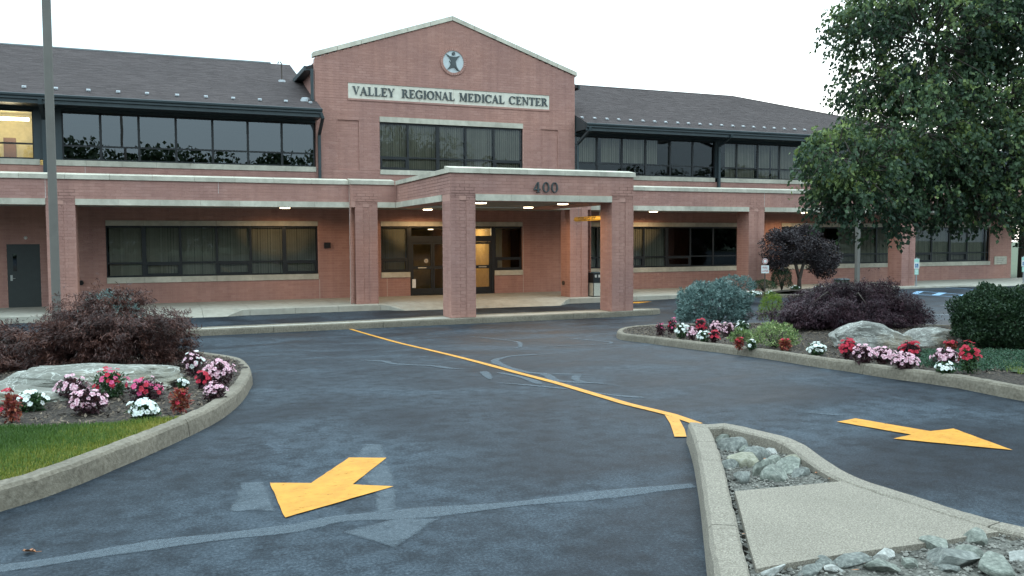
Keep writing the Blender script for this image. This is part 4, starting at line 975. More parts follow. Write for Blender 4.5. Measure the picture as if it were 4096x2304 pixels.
# soffits
mb = MB(); mb.box(-30, 33, -.012, Wa - .5, BELT0 + .06, BELT0 + .14); mb.box(-3.0, 2.5, Wb - .5, W2 - .8, BELT0 + .08, BELT0 + .16); mb.build('soffit', M_soffit, B)
mb = MB(); mb.box(-30, 34, 0.0, Wa - .5, 3.75, 3.9); mb.box(-3.0, 2.5, Wb - .5, W2 - .8, 3.75, 3.9); mb.build('flat_roof', M_dark, B)
M_lens = emit('warm_lens', (1, .80, .52), 9)
def soffit_light(u, w, e, lens_e=None):
    mb = MB(); T = lambda a, b, h: (u + a, w + b, BELT0 + .06 - h)
    ring = [(.21 * math.cos(i * math.pi / 12), .21 * math.sin(i * math.pi / 12)) for i in range(24)]
    mb.prism(ring, -.004, .03, T); o = mb.build('soffit_light', M_alu, B)
    l = MB(); l.prism([(x * .86, y * .86) for x, y in ring], .03, .055, T); l.build('lens', M_lens, o)
    lamp('soffit_lamp', (u, w, BELT0 - .10), e, (1, .66, .34), .15, 172)
for u_, w_, e_ in ((-7.17, 1.73, LAMP * .5), (-1.62, 7.6, LAMP), (1.45, 4.5, LAMP), (1.40, 7.6, LAMP * 1.3), (8.8, 1.5, LAMP * .8), (16.9, 1.9, LAMP), (-1.6, 1.5, LAMP * .9)): soffit_light(u_, w_, e_)

# roofs: shingles laid in courses
M_shing = noisy('shingles', [(.3, (.064, .050, .049)), (.7, (.092, .073, .071))], 30, .92, .5, 120, spec=.2, big=(.35, .88), tone=.09)
M_deck = plain('roof_deck', (.05, .046, .046), .95)
PIT = .417
def roof(quad, name='roof', nrow=None, exp_=.14, tab=.33, parent=None):
    """quad: eave left, eave right, top right, top left as (u,w,z)"""
    a, b, c, d = [Vector(q) for q in quad]; nrm = (b - a).cross(d - a).normalized()
    if nrm.z < 0: nrm = -nrm
    dk = MB(); dk.hexa([tuple(p - nrm * .12) for p in (a, b, c, d)] + [tuple(p) for p in (a, b, c, d)]); R_ = dk.build(name, M_deck, parent or B)
    H = ((d - a).length + (c - b).length) / 2; n = int(H / exp_); sh = MB()
    for i in range(n + 1):
        t0, t1 = i / (n + 1), (i + 1) / (n + 1)
        l0, r0, l1, r1 = a.lerp(d, t0), b.lerp(c, t0), a.lerp(d, t1), b.lerp(c, t1); W_ = (r0 - l0).length; k = max(1, int(W_ / tab)); off = (i % 2) * .5
        for j in range(-1, k + 1):
            x0 = max(0, (j + off) / k); x1 = min(1, (j + 1 + off) / k) - .004 / max(W_, .1)
            if x1 <= x0: continue
            th = random.uniform(.008, .014)
            p, q, r, s_ = l0.lerp(r0, x0), l0.lerp(r0, x1), l1.lerp(r1, x1), l1.lerp(r1, x0)
            sh.add([P3(*(p + nrm * th)), P3(*(q + nrm * th)), P3(*(r + nrm * .004)), P3(*(s_ + nrm * .004)), P3(*p), P3(*q)], [(0, 1, 2, 3), (4, 5, 1, 0)], random.random())
    sh.build('shingles', M_shing, R_, kind='stuff'); return R_
zr = lambda w: 7.30 + PIT * (1.05 - w)
roof([(-30, 1.05, 7.30), (-5.62, 1.05, 7.30), (-5.75, -6.1, zr(-6.1)), (-30, -6.1, zr(-6.1))])
roof([(5.72, 1.05, 7.30), (29.8, 1.05, 7.30), (18.6, -6.1, zr(-6.1)), (5.72, -6.1, zr(-6.1))])
roof([(29.8, 1.05, 7.30), (29.8, -13.2, 7.30), (18.7, -6.1, zr(-6.1)), (18.6, -6.1, zr(-6.1))])
roof([(-5.75, -13.2, 7.3), (-30, -13.2, 7.3), (-30, -6.1, zr(-6.1)), (-5.75, -6.1, zr(-6.1))]); roof([(29.8, -13.2, 7.3), (5.72, -13.2, 7.3), (5.72, -6.1, zr(-6.1)), (18.6, -6.1, zr(-6.1))])
roof([(-6.0, -.3, 9.12), (-6.0, -9, 9.12), (0, -9, 11.05), (0, -.3, 11.05)]); roof([(6.0, -9, 9.12), (6.0, -.3, 9.12), (0, -.3, 11.05), (0, -9, 11.05)])
M_ridge = plain('ridge_metal', (.16, .17, .17), .5)
mb = MB(); mb.tube([(-30, -6.1, zr(-6.1) + .02), (-6.6, -6.1, zr(-6.1) + .02)], .05, 6); mb.build('ridge_cap', M_ridge, B)
mb = MB(); mb.tube([(5.7, -6.1, zr(-6.1) + .01), (18.6, -6.1, zr(-6.1) + .01)], .03, 6); mb.tube([(18.6, -6.1, zr(-6.1) + .01), (29.8, 1.05, 7.33)], .03, 6); mb.build('ridge_cap', M_shing, B)
# eaves: fascia, gutter, soffit
def eave(a0, a1):
    g = MB(); prof = [(1.02, 7.29), (1.14, 7.30), (1.16, 7.28), (1.15, 7.22), (1.10, 7.18), (1.10, 7.12), (1.03, 7.10), (1.03, 7.28), (1.13, 7.28)]
    n = len(prof); g.add([P3(a0, w, z) for w, z in prof] + [P3(a1, w, z) for w, z in prof], [(i, i + 1, n + i + 1, n + i) for i in range(n - 1)] + [(0, 1, 2, 3, 4, 5, 6), (n, n + 1, n + 2, n + 3, n + 4, n + 5, n + 6)]); g.build('gutter', M_metal, B)
    f = MB(); f.box(a0, a1, .98, 1.03, 6.98, 7.28); f.build('fascia', M_metal, B)
    s_ = MB(); s_.box(a0, a1, -.0, .98, 7.00, 7.04); s_.build('eave_soffit', M_metal, B)
    e = MB(); e.prism([(0, 7.0), (1.0, 7.0), (1.0, 7.28), (0, 7.70)], 0, .03, lambda a, z, d: ((a1 - d if a1 < 0 else a0 + d), a, z)); e.build('eave_end_board', M_metal, B)
eave(-30, -5.62); eave(5.70, 29.8)
for a, b, c, d_, e_ in ((-6.06, -5.98, 8.96, 9.14, 'fascia'), (-5.98, -5.7, 8.98, 9.02, 'eave_soffit'), (5.98, 6.06, 8.96, 9.14, 'fascia')): mb = MB(); mb.box(a, b, -9, -.25, c, d_); mb.build(e_, M_metal, B)
def downspout(pts, s=.05):
    mb = MB(); mb.tube(pts, s, 4); mb.build('downspout', M_metal, B)
downspout([(-5.66, 1.08, 7.12), (-5.60, 1.08, 6.98), (-5.58, .14, 6.45), (-5.58, .12, 6.3), (-5.58, .12, 4.45)], .075)
downspout([(-15.15, 1.08, 7.12), (-15.15, 1.08, 7.0), (-15.15, .14, 6.6), (-15.15, .12, 6.4), (-15.15, .12, 4.45)], .085)
downspout([(5.86, 1.08, 7.12), (5.86, 1.08, 7.0), (5.74, .14, 6.5), (5.74, .12, 6.3), (5.74, .12, 4.45)], .075)
downspout([(13.26, 1.08, 7.12), (13.26, 1.08, 7.02), (13.26, .14, 6.7), (13.26, .12, 6.5), (13.26, .12, 4.45)], .085)
downspout([(-5.80, -.02, 9.0), (-5.80, -.02, 7.75)], .075)
# snow guards, vents
M_galv = plain('galvanised', (.30, .31, .32), .5, .4, .3)
sg = MB(); sg.hexa([(-.07, .05, 0), (.07, .05, 0), (.07, -.05, .03), (-.07, -.05, .03), (-.06, .045, .05), (.06, .045, .05), (.07, -.05, .10), (-.07, -.05, .10)]); sg.box(-.02, .02, .02, .10, -.01, .05)
s0 = sg.build('snow_guard', M_galv, B); s0.location = P3(-15.69, .45, zr(.45) + .01)
for u_ in [-16.7, -17.7, -14.7, -13.7, -12.74, -11.77, -10.78, -9.78, -8.8, -7.84, -6.89, -5.94] + [5.83 + .613 * i for i in range(34)]:
    inst(s0, 'snow_guard', B, P3(u_ + random.uniform(-.02, .02), .42, zr(.42) + .01), (0, 0, random.uniform(-.1, .1)))
def vent(u_, w_, s=.11):
    mb = MB(); z = zr(w_); mb.tube([(u_, w_, z - .05), (u_, w_, z + .05), (u_, w_, z + .06)], [s * 1.6, s * 1.2, s * .4], 12); mb.build('roof_vent', M_galv, B)
vent(-6.12, .0); vent(-6.02, -.25, .13); vent(-6.56, -2.9, .11)
mb = MB(); zz = zr(-2.9); mb.tube([(-6.56, -2.9, zz), (-6.56, -2.9, zz + .72), (-6.60, -2.9, zz + .80), (-6.68, -2.9, zz + .80), (-6.71, -2.9, zz + .72)], .025, 8); mb.build('vent_pipe', M_trunk, B)
mb = MB(); mb.tube([(-.2, -.2, 11.45), (-.2, -.2, 12.0)], .008, 5); mb.build('lightning_rod', M_chrome, B)

M_signstone = noisy('sign_limestone', [(.3, (.58, .54, .45)), (.7, (.70, .66, .56))], 5, .85, .1, 60, spec=.3)
# sign panel with raised letters
mb = MB(); mb.box(-4.42, 4.45, -.1, .005, 7.90, 8.60)
frame_ = mb.build('name_sign', M_mortar, B)
n = 6
for i in range(n):
    a, b = -4.393 + i * 8.813 / n, -4.393 + (i + 1) * 8.813 / n; mb = MB(); mb.box(a + .004, b - .004, -.05, .012, 7.94, 8.547, random.random()); mb.build('sign_stone', M_signstone, frame_)
mb = MB(); mb.box(-4.42, 4.45, -.05, .05, 7.86, 7.935); mb.build('sign_ledge', M_brick, frame_)
mb = MB(); mb.box(-4.42, 4.45, -.05, .035, 8.552, 8.60); mb.build('sign_ledge', M_brick, frame_)
M_let = plain('dark_bronze_letters', (.055, .065, .065), .45)
def arc(cx, cy, rx, ry, th, tn, a0, a1, n=14):
    """ring piece, thick (th) at the sides and thin (tn) at top and bottom"""
    out = []
    for i in range(n):
        p = []
        for a in (a0 + (a1 - a0) * i / n, a0 + (a1 - a0) * (i + 1) / n):
            a = R(a); p.append(((cx + rx * math.cos(a), cy + ry * math.sin(a)), (cx + (rx - th) * math.cos(a), cy + (ry - tn) * math.sin(a))))
        out.append([p[0][1], p[0][0], p[1][0], p[1][1]])
    return out
rc = lambda x0, y0, x1, y1: [(x0, y0), (x1, y0), (x1, y1), (x0, y1)]
def serif(x, y, w=.17, up=1): return [(x - w, y), (x + w, y), (x + w, y + .035 * up), (x + .06, y + .06 * up), (x - .06, y + .06 * up), (x - w, y + .035 * up)]
TK, TN = .20, .095
def glyph(c):
    if c == 'I': return [rc(.12, 0, .12 + TK, 1), serif(.2, 0), serif(.2, 1, up=-1)], .4
    if c == 'L': return [rc(.12, 0, .12 + TK, 1), serif(.2, 0), serif(.2, 1, up=-1), rc(.2, 0, .66, .07), [(.56, .05), (.66, 0), (.70, .27), (.66, .27)]], .72
    if c == 'E': return [rc(.12, 0, .12 + TK, 1), serif(.2, 0), serif(.2, 1, up=-1), rc(.2, 0, .68, .07), rc(.2, .93, .66, 1), rc(.2, .475, .5, .54), [(.58, .05), (.68, 0), (.72, .25), (.68, .25)], [(.58, .95), (.66, 1), (.68, .77), (.64, .77)], rc(.47, .38, .52, .64)], .74
    if c == 'T': return [rc(.30, 0, .30 + TK, 1), serif(.38, 0), rc(.04, .93, .72, 1), [(.04, 1), (.13, .95), (.06, .74), (.02, .74)], [(.72, 1), (.63, .95), (.70, .74), (.74, .74)]], .76
    if c == 'V': return [[(.08, 1), (.27, 1), (.50, .12), (.42, 0), (.38, 0)], [(.42, 0), (.47, .12), (.74, 1), (.66, 1)], serif(.17, 1, .15, -1), serif(.70, 1, .13, -1)], .84
    if c == 'A': return [[(.30, .88), (.38, 1), (.13, 0), (.05, 0)], [(.38, 1), (.30, .86), (.56, 0), (.76, 0), (.44, 1)], rc(.18, .30, .60, .37), serif(.09, 0, .12), serif(.66, 0, .15)], .80
    if c == 'Y': return [[(.04, 1), (.24, 1), (.47, .5), (.34, .42)], [(.68, 1), (.75, 1), (.48, .45), (.40, .45)], rc(.33, 0, .33 + TK, .5), serif(.41, 0), serif(.14, 1, .14, -1), serif(.71, 1, .12, -1)], .78
    if c == 'N': return [rc(.13, 0, .13 + TN, 1), rc(.68, 0, .68 + TN, 1), [(.08, 1), (.27, 1), (.755, 0), (.68, 0)], serif(.17, 0, .12), serif(.14, 1, .12, -1), serif(.72, 1, .12, -1)], .86
    if c == 'M': return [rc(.13, 0, .13 + TN, 1), [(.09, 1), (.28, 1), (.54, .05), (.46, .05)], [(.46, .05), (.54, .05), (.80, 1), (.72, 1)], rc(.72, 0, .72 + TK, 1), serif(.17, 0, .12), serif(.80, 0, .16), serif(.16, 1, .13, -1), serif(.84, 1, .13, -1)], 1.0
    if c == 'O': return arc(.46, .5, .44, .52, TK, TN, 0, 360, 28), .92
    if c == 'C': return arc(.46, .5, .44, .52, TK, TN, 40, 320, 24) + [[(.74, .98), (.80, .98), (.80, .66), (.77, .66)]], .86
    if c == 'G': return arc(.46, .5, .44, .52, TK, TN, 40, 320, 24) + [rc(.64, .06, .64 + TK, .42), [(.74, .98), (.80, .98), (.80, .66), (.77, .66)], rc(.56, .40, .88, .45)], .90
    if c == 'D': return [rc(.12, 0, .12 + TK, 1), serif(.2, 0), serif(.2, 1, up=-1), rc(.2, 0, .42, .07), rc(.2, .93, .42, 1)] + arc(.40, .5, .44, .5, TK, TN, -90, 90, 16), .90
    if c == 'R': return [rc(.12, 0, .12 + TK, 1), serif(.2, 0), serif(.2, 1, up=-1), rc(.2, .93, .42, 1), rc(.2, .46, .42, .53)] + arc(.40, .73, .29, .27, TK * .9, TN, -90, 90, 12) + [[(.38, .5), (.52, .5), (.82, 0), (.62, 0)], serif(.76, 0, .12)], .84
    if c == '0': return arc(.42, .5, .37, .5, .155, .07, 0, 360, 28), .84
    if c == '4': return [rc(.42, 0, .60, .96), rc(.02, .22, .76, .32), [(.02, .30), (.10, .22), (.46, .98), (.42, .98)], serif(.51, 0, .2), [(.42, .98), (.60, .98), (.60, .9), (.42, .7)]], .84
def word(txt, a0, a1, z0, H, T, parent, depth=.035, track=.06):
    gs = [glyph(c) for c in txt]; tot = sum(g[1] for g in gs) + track * (len(gs) - 1); k = (a1 - a0) / tot; x = a0
    for g, wd in gs:
        mb = MB()
        for i, p in enumerate(g): mb.prism([(x + q[0] * k, z0 + q[1] * H) for q in p], .004, depth + .0004 * i, T)
        mb.build('letter', M_let, parent); x += (wd + track) * k
TS = T_front(.014)
T2 = lambda a, z, d: TS(a, z, d)
for t, a, b in (('VALLEY', -4.23, -2.51), ('REGIONAL', -2.22, .07), ('MEDICAL', .26, 2.31), ('CENTER', 2.50, 4.33)): word(t, a, b, 8.08, .335, T2, frame_, .04, .02)
nm = MB(); nm.box(-.70, -.699, W2, W2 + .001, 3.8, 3.801)
num = bpy.data.objects.new('house_number', None); C.objects.link(num); num.parent = B
word('400', -.69, .17, 3.745, .325, T_front(W2), num, .045, .10)
# round emblem: brick ring, pale disc, dark figure with raised arms
em = MB(); ex, ez = .017, 9.68
for i in range(40):
    a0_, a1_ = 2 * math.pi * i / 40 + .01, 2 * math.pi * (i + 1) / 40 - .01
    em.prism([(ex + .455 * math.cos(a0_), ez + .455 * math.sin(a0_)), (ex + .565 * math.cos(a0_), ez + .565 * math.sin(a0_)), (ex + .565 * math.cos(a1_), ez + .565 * math.sin(a1_)), (ex + .455 * math.cos(a1_), ez + .455 * math.sin(a1_))], -.03, .045, T_front(.02), random.random())
E_ = em.build('emblem', M_brick, B)
d = MB(); disc(d, T_front(.02), ex, ez, .47, -.05, .012, 40); d.build('emblem_disc', noisy('emblem_white', [(.3, (.46, .50, .50)), (.7, (.56, .6, .6))], 4, .7), E_)
d = MB(); q = lambda x, y: (ex + (x - 840) / 80 * .45, ez - (y - 467) / 86 * .45)
disc(d, T_front(.032), *q(841, 403), .07, 0, .05, 20)
for k, pts in enumerate([[(785, 410), (812, 425), (840, 430), (868, 425), (890, 416), (872, 440), (858, 462), (858, 478), (826, 478), (822, 462), (808, 438)],
    [(826, 470), (858, 474), (862, 500), (878, 528), (893, 542), (866, 525), (845, 508), (822, 515), (792, 531), (812, 505)],
    [(808, 462), (822, 478), (850, 500), (872, 536), (852, 512), (820, 488)]]): d.prism([q(*p) for p in pts], 0, .045 + .004 * k, T_front(.032))
d.build('emblem_figure', M_let, E_)
# small wall fittings
mb = MB(); mb.box(-5.45, -5.2, 0, .12, 1.98, 2.2); mb.tube([(-5.33, .12, 2.09), (-5.33, .16, 2.09)], [.08, .1], 12); mb.build('horn_strobe', M_frame, B)
mb = MB(); mb.tube([(-14.14, .0, .83), (-14.14, .12, .80)], [.07, .09], 10); mb.build('hose_bib', M_frame, B)
mb = MB(); mb.tube([(3.672 - .01, 3.0, .52), (3.672 - .06, 3.0, .52)], .085, 16); mb.build('electric_box', M_trunk, B)
pq = MB(); pq.box(31.93, 32.9, .0, .04, .77, 1.22, .7); P_ = pq.build('wall_plaque', M_stone, B)
for k in range(3): mb = MB(); mb.box(32.1, 32.72 - .1 * k, .04, .044, 1.06 - .1 * k, 1.09 - .1 * k); mb.build('engraved_line', M_soffit, P_)
rest.build('brickwork', M_brick, B, kind='stuff')

# ---------------------------------------------------------------- pavement along the building
def pav():
    # edge of the pavement (u, w, z): kerb sections stand up, flush sections slope down to the asphalt
    e = [(-30, 3.9, 1), (-17.2, 3.9, 1), (-14.9, 3.95, 1), (-12.0, 3.95, 1), (-11.2, 4.2, 0), (-9.6, 4.3, 0), (-8.9, 4.05, 1), (-4.1, 3.95, 1), (-3.3, 4.55, 0), (2.6, 4.75, 0), (3.45, 4.0, 1), (22, 3.85, 1), (25, 3.85, 1), (26.2, 4.3, 0), (28.2, 4.3, 0), (29.2, 3.9, 1), (34, 3.9, 1)]
    u = -30.0; seg = 1.52; k = 0
    def ed(x):
        for a, b in zip(e, e[1:]):
            if a[0] <= x <= b[0]: t = (x - a[0]) / (b[0] - a[0]); t = t * t * (3 - 2 * t); return a[1] + (b[1] - a[1]) * t, a[2] + (b[2] - a[2]) * t
        return e[-1][1], e[-1][2]
    par = structure('sidewalk')
    while u < 34:
        mb = MB(); m_ = 6; vs = []
        for j in range(m_ + 1):
            x = u + .005 + (seg - .01) * j / m_; we, up = ed(x); ze = G(we, x) + .014 + up * (-.045 - G(we, x) - .014)
            zi_ = -.02; wm = we - .9
            vs += [P3(x, -.005, zi_), P3(x, wm, -.035), P3(x, we - .17, ze + .002 if up > .5 else ze + .06), P3(x, we - .02, ze), P3(x, we, ze - .02), P3(x, we + .005, G(we, x) - .1)]
        c = 6; mb.add(vs, [(j * c + i, j * c + i + 1, (j + 1) * c + i + 1, (j + 1) * c + i) for j in range(m_) for i in range(c - 1)] + [tuple(range(c)), tuple(range(m_ * c, (m_ + 1) * c))[::-1]])
        mb.build('concrete_slab', M_conc, par); u += seg
pav()
# kerbed island under the portico columns
isl2 = [(-18, 10.45), (-12, 10.35), (-6, 10.22), (-2.5, 10.15), (1, 10.08), (2.6, 10.0), (3.6, 9.85), (4.15, 9.5), (3.8, 9.1), (3.0, 8.88), (1, 8.9), (-3.5, 8.92), (-6, 9.35), (-12, 9.55), (-18, 9.7)]
kp = structure('kerb'); zk = lambda u, w: G(w, u)
kerb_run(kp, isl2, 1 if KP else -1, width=.2, h=.17, closed=True, stone=3.1)
mb = MB(); mb.add([P3(u, w, G(w, u) + .155) for u, w in inset(isl2, .12, 1 if KP else -1)], [tuple(range(len(isl2)))]); mb.build('island_paving', M_conc, kind='structure')
# ---------------------------------------------------------------- vegetation
def unit(v): return v / np.maximum(1e-9, np.linalg.norm(v, axis=1, keepdims=True))
def leaf_quads(c, d, nrm, L, W, fold=0.0):
    """rhombic leaves: centre c, axis d, normal nrm (N,3), length L, width W"""
    d = unit(d); s = unit(np.cross(d, nrm)); L = np.asarray(L)[:, None]; W = np.asarray(W)[:, None]; up = unit(np.cross(s, d))
    return np.stack([c - d * L * .5, c - s * W * .5 + d * L * (-.08) + up * W * fold, c + d * L * .5, c + s * W * .5 + d * L * (-.08) + up * W * fold], 1)
def nz3(p, s, seed=0): return np.array([noise.noise(Vector((x * s + seed, y * s, z * s))) for x, y, z in p])
def rnd_dir(n): return unit(RNG.normal(size=(n, 3)))

F_tree = foliage('tree_leaves', (.022, .046, .027), (.062, .105, .045), (.24, .30, .09), trans=.3)
F_maple = foliage('red_laceleaf', (.032, .014, .012), (.085, .036, .029), (.20, .088, .062), trans=.3)
F_maple2 = foliage('purple_laceleaf', (.024, .012, .019), (.062, .029, .040), (.15, .078, .09), trans=.25)
F_spruce = foliage('blue_spruce_needles', (.055, .10, .095), (.14, .22, .205), (.28, .38, .35), trans=.1)
F_lime = foliage('lime_conifer', (.09, .15, .02), (.17, .25, .03), (.30, .38, .06), trans=.3)
F_dark = foliage('dark_yew_leaves', (.010, .024, .012), (.020, .045, .018), (.05, .085, .03), trans=.2)
F_varie = foliage('variegated_leaves', (.05, .10, .03), (.17, .24, .08), (.50, .52, .24), trans=.25)
F_purple = foliage('purple_plum_leaves', (.018, .014, .017), (.038, .027, .030), (.088, .068, .070), trans=.2)
F_ground = foliage('juniper_groundcover', (.018, .050, .030), (.035, .085, .045), (.065, .13, .06), trans=.2)
F_belt = foliage('distant_leaves', (.015, .03, .012), (.03, .055, .02), (.06, .09, .03), trans=.2)

# big tree on the right
def big_tree():
    t = thing('linden_tree', 'large leafy tree with drooping branches overhanging the right side of the picture', 'tree')
    bx, bw = 6.49, 23.03; bz = zR(bx, bw)
    mb = MB(); mb.tube([(bx, bw, bz - .1), (bx + .03, bw, bz + .3), (bx, bw + .05, 1.6), (bx - .1, bw, 3.0), (bx - .1, bw - .1, 5.5), (bx + .1, bw, 8.5)], [.34, .24, .21, .19, .14, .05], 14)
    mb.build('trunk', M_trunk, t, True)
    QV = []; QT = []; br = MB()
    lobes = D['lobes']; tot = sum(l[3] ** 2 for l in lobes)
    inner = bz + 2.6
    for li, (u, w, z, r) in enumerate(lobes):
        c = Vector(P3(u, w, z)); s = Vector(P3(bx - .05, bw, min(max(z - 1.6, 1.9), 7.5)))
        mid = s.lerp(c, .55) + Vector((0, 0, .25)); a = s.lerp(mid, .5) + Vector((0, 0, .1))
        br.tube([(p.x, -p.y, p.z) for p in (s, a, mid, c)], [.085, .06, .04, .012], 6)
        vis = li < 14; nb = int((r * r / tot) * (15000 if vis else 6000)) + 30
        dirs = rnd_dir(nb); rad = RNG.uniform(.35, 1.0, nb) ** .6
        P = np.array(c) + dirs * (rad * r)[:, None] * np.array([1, 1, .9])
        keep = nz3(P, 1.5, 7) > -.22; P = P[keep]; dirs = dirs[keep]
        for p, dd in zip(P, dirs):
            n = RNG.integers(9, 17); k = np.arange(n) / n; ln = RNG.uniform(.25, .5)
            out = np.array([dd[0], dd[1], dd[2] * .3]); ax = out * .75 + np.array([0, 0, -.15]); path = p + ax * (k * ln)[:, None] + np.array([0, 0, -1.0]) * (k ** 2 * ln * .36)[:, None]
            cc = path + RNG.normal(size=(n, 3)) * .035
            d = RNG.normal(size=(n, 3)) * .45 + out * .35 + np.array([0, 0, -.75]); nn = rnd_dir(n) * .7 + np.array([0, 0, .6])
            L = RNG.uniform(.065, .105, n); QV.append(leaf_quads(cc, d, nn, L, L * RNG.uniform(.62, .8, n), .12))
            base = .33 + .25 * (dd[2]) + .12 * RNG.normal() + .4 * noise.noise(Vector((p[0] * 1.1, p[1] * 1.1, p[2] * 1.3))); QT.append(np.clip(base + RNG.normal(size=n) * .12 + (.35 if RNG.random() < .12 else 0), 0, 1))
            if RNG.random() < .22:
                q0 = c.lerp(Vector(p), .5); br.tube([(q.x, -q.y, q.z) for q in (q0, Vector(p), Vector(path[-1]))], [.014, .008, .003], 4, caps=False)
    br.build('branches', M_trunk, t, True, kind='stuff')
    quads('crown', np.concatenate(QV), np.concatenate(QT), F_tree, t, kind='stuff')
big_tree()

def shell_points(n, rx, ry, rz, seed, lump=.16, thick=.22, zmin=-.15):
    d = rnd_dir(n * 2); d = d[d[:, 2] > zmin][:n]
    k = 1 + lump * nz3(d, 2.2, seed) * 2 + lump * .5 * nz3(d, 6, seed + 3) * 2
    k *= 1 - np.abs(RNG.normal(size=len(d))) * thick
    return d * k[:, None] * np.array([rx, ry, rz]), d
def mop(name, label, cat, u, w, z, rx, rz, mat, seed, layers=7, n=5200, sliver=.055, group=None, droop=.22, skew=0.0):
    """weeping laceleaf maple: tiers of finely cut foliage cascading outwards"""
    t = thing(name, label, cat, P3(u, w, z), 0, group)
    st_ = MB(); 
    for k in range(7):
        a = 6.28 * k / 7 + seed; q = .45 * rx
        st_.tube([(0, 0, -.03), (math.cos(a) * q * .25, math.sin(a) * q * .25, rz * .45), (math.cos(a) * q, math.sin(a) * q, rz * .74), (math.cos(a) * q * 1.7, math.sin(a) * q * 1.7, rz * .55)], [.035, .022, .014, .005], 6)
    st_.build('stems', M_trunk, t, True, kind='stuff')
    p, d = shell_points(int(n * 1.35), rx, rx * .82, rz, seed, .24, .22, -.05)
    hx = np.clip((p[:, 0] * .924 - p[:, 1] * .382) / rx, -1, 1); p[:, 2] *= (1 - skew) + skew * np.clip((hx + 1) / 1.25, 0, 1)
    q_ = np.abs(d[:, 2]); p[:, :2] *= (1 + .22 * q_ * (1 - q_) * 4 * .5)[:, None]; kp_ = nz3(p, 3.6 / rx, seed + 20) > -.26; p = p[kp_]; d = d[kp_]
    p[:, 2] = np.abs(p[:, 2]) * 1.0
    tier = np.round(p[:, 2] / rz * layers + .6 * nz3(p, 3.0, seed)) / layers * rz; p[:, 2] = p[:, 2] * .45 + tier * .55
    p = p[p[:, 2] > .03]; m_ = len(p); d = d[:m_]
    Q = []; T = []
    rad = np.stack([p[:, 0], p[:, 1], np.zeros(m_)], 1); rad = unit(rad)
    lay = nz3(p, 5, seed + 9)
    for k in range(7):
        a = RNG.normal(size=(m_, 3)) * .55 + rad * .8 + np.array([0, 0, -droop]); c = p + RNG.normal(size=(m_, 3)) * .028
        L = RNG.uniform(sliver * .8, sliver * 1.6, m_); nn = rnd_dir(m_) * .6 + np.array([0, 0, 1.0])
        Q.append(leaf_quads(c, a, nn, L, L * RNG.uniform(.14, .24, m_))); T.append(np.clip(.40 + .6 * lay + RNG.normal(size=m_) * .2, 0, 1))
    # stray arching sprays beyond the outline
    for k in range(26):
        a = RNG.uniform(0, 6.28); b = RNG.uniform(.25, .8); s0_ = np.array([math.cos(a) * rx * .85, math.sin(a) * rx * .7, rz * b]); o = np.array([math.cos(a), math.sin(a), 0])
        nn_ = 46; tt = RNG.uniform(0, 1, nn_); path = s0_ + o * (tt * .30)[:, None] + np.array([0, 0, -1]) * (tt ** 2 * .22)[:, None] + RNG.normal(size=(nn_, 3)) * .016
        L = RNG.uniform(.03, .06, nn_); Q.append(leaf_quads(path, RNG.normal(size=(nn_, 3)) * .5 + o + np.array([0, 0, -.6]), rnd_dir(nn_), L, L * .2)); T.append(np.clip(RNG.normal(.5, .2, nn_), 0, 1))
    quads('foliage', np.concatenate(Q), np.concatenate(T), mat, t, kind='stuff'); return t
def bush(name, label, cat, u, w, z, rx, ry, rz, mat, seed, n=9000, leaf=(.03, .05), asp=.5, lump=.12, thick=.14, group=None, up=.3, zc=None, tone=.45, stems=True, zmin=-.5):
    t = thing(name, label, cat, P3(u, w, z), 0, group); zc = rz * .42 if zc is None else zc
    if stems:
        s = MB()
        for k in range(6): a = k * 1.05 + seed; s.tube([(0, 0, -.03), (math.cos(a) * rx * .25, math.sin(a) * ry * .25, rz * .4), (math.cos(a) * rx * .6, math.sin(a) * ry * .6, rz * .75)], [.03, .02, .006], 6)
        s.build('stems', M_trunk, t, True, kind='stuff')
    p, d = shell_points(n, rx, ry, rz * .6, seed, lump, thick, zmin); p[:, 2] += zc; ok = p[:, 2] > .01; p = p[ok]; d = d[ok]; m_ = len(p)
    L = RNG.uniform(*leaf, m_); a = RNG.normal(size=(m_, 3)) * .6 + d * .8 + np.array([0, 0, up]); lay = nz3(p, 4 / max(rx, .3), seed + 4)
    quads('foliage', leaf_quads(p, a, rnd_dir(m_) + d * .5 + np.array([0, 0, .4]), L, L * asp * RNG.uniform(.8, 1.2, m_), .1), np.clip(tone + .3 * lay + RNG.normal(size=m_) * .17, 0, 1), mat, t, kind='stuff'); return t
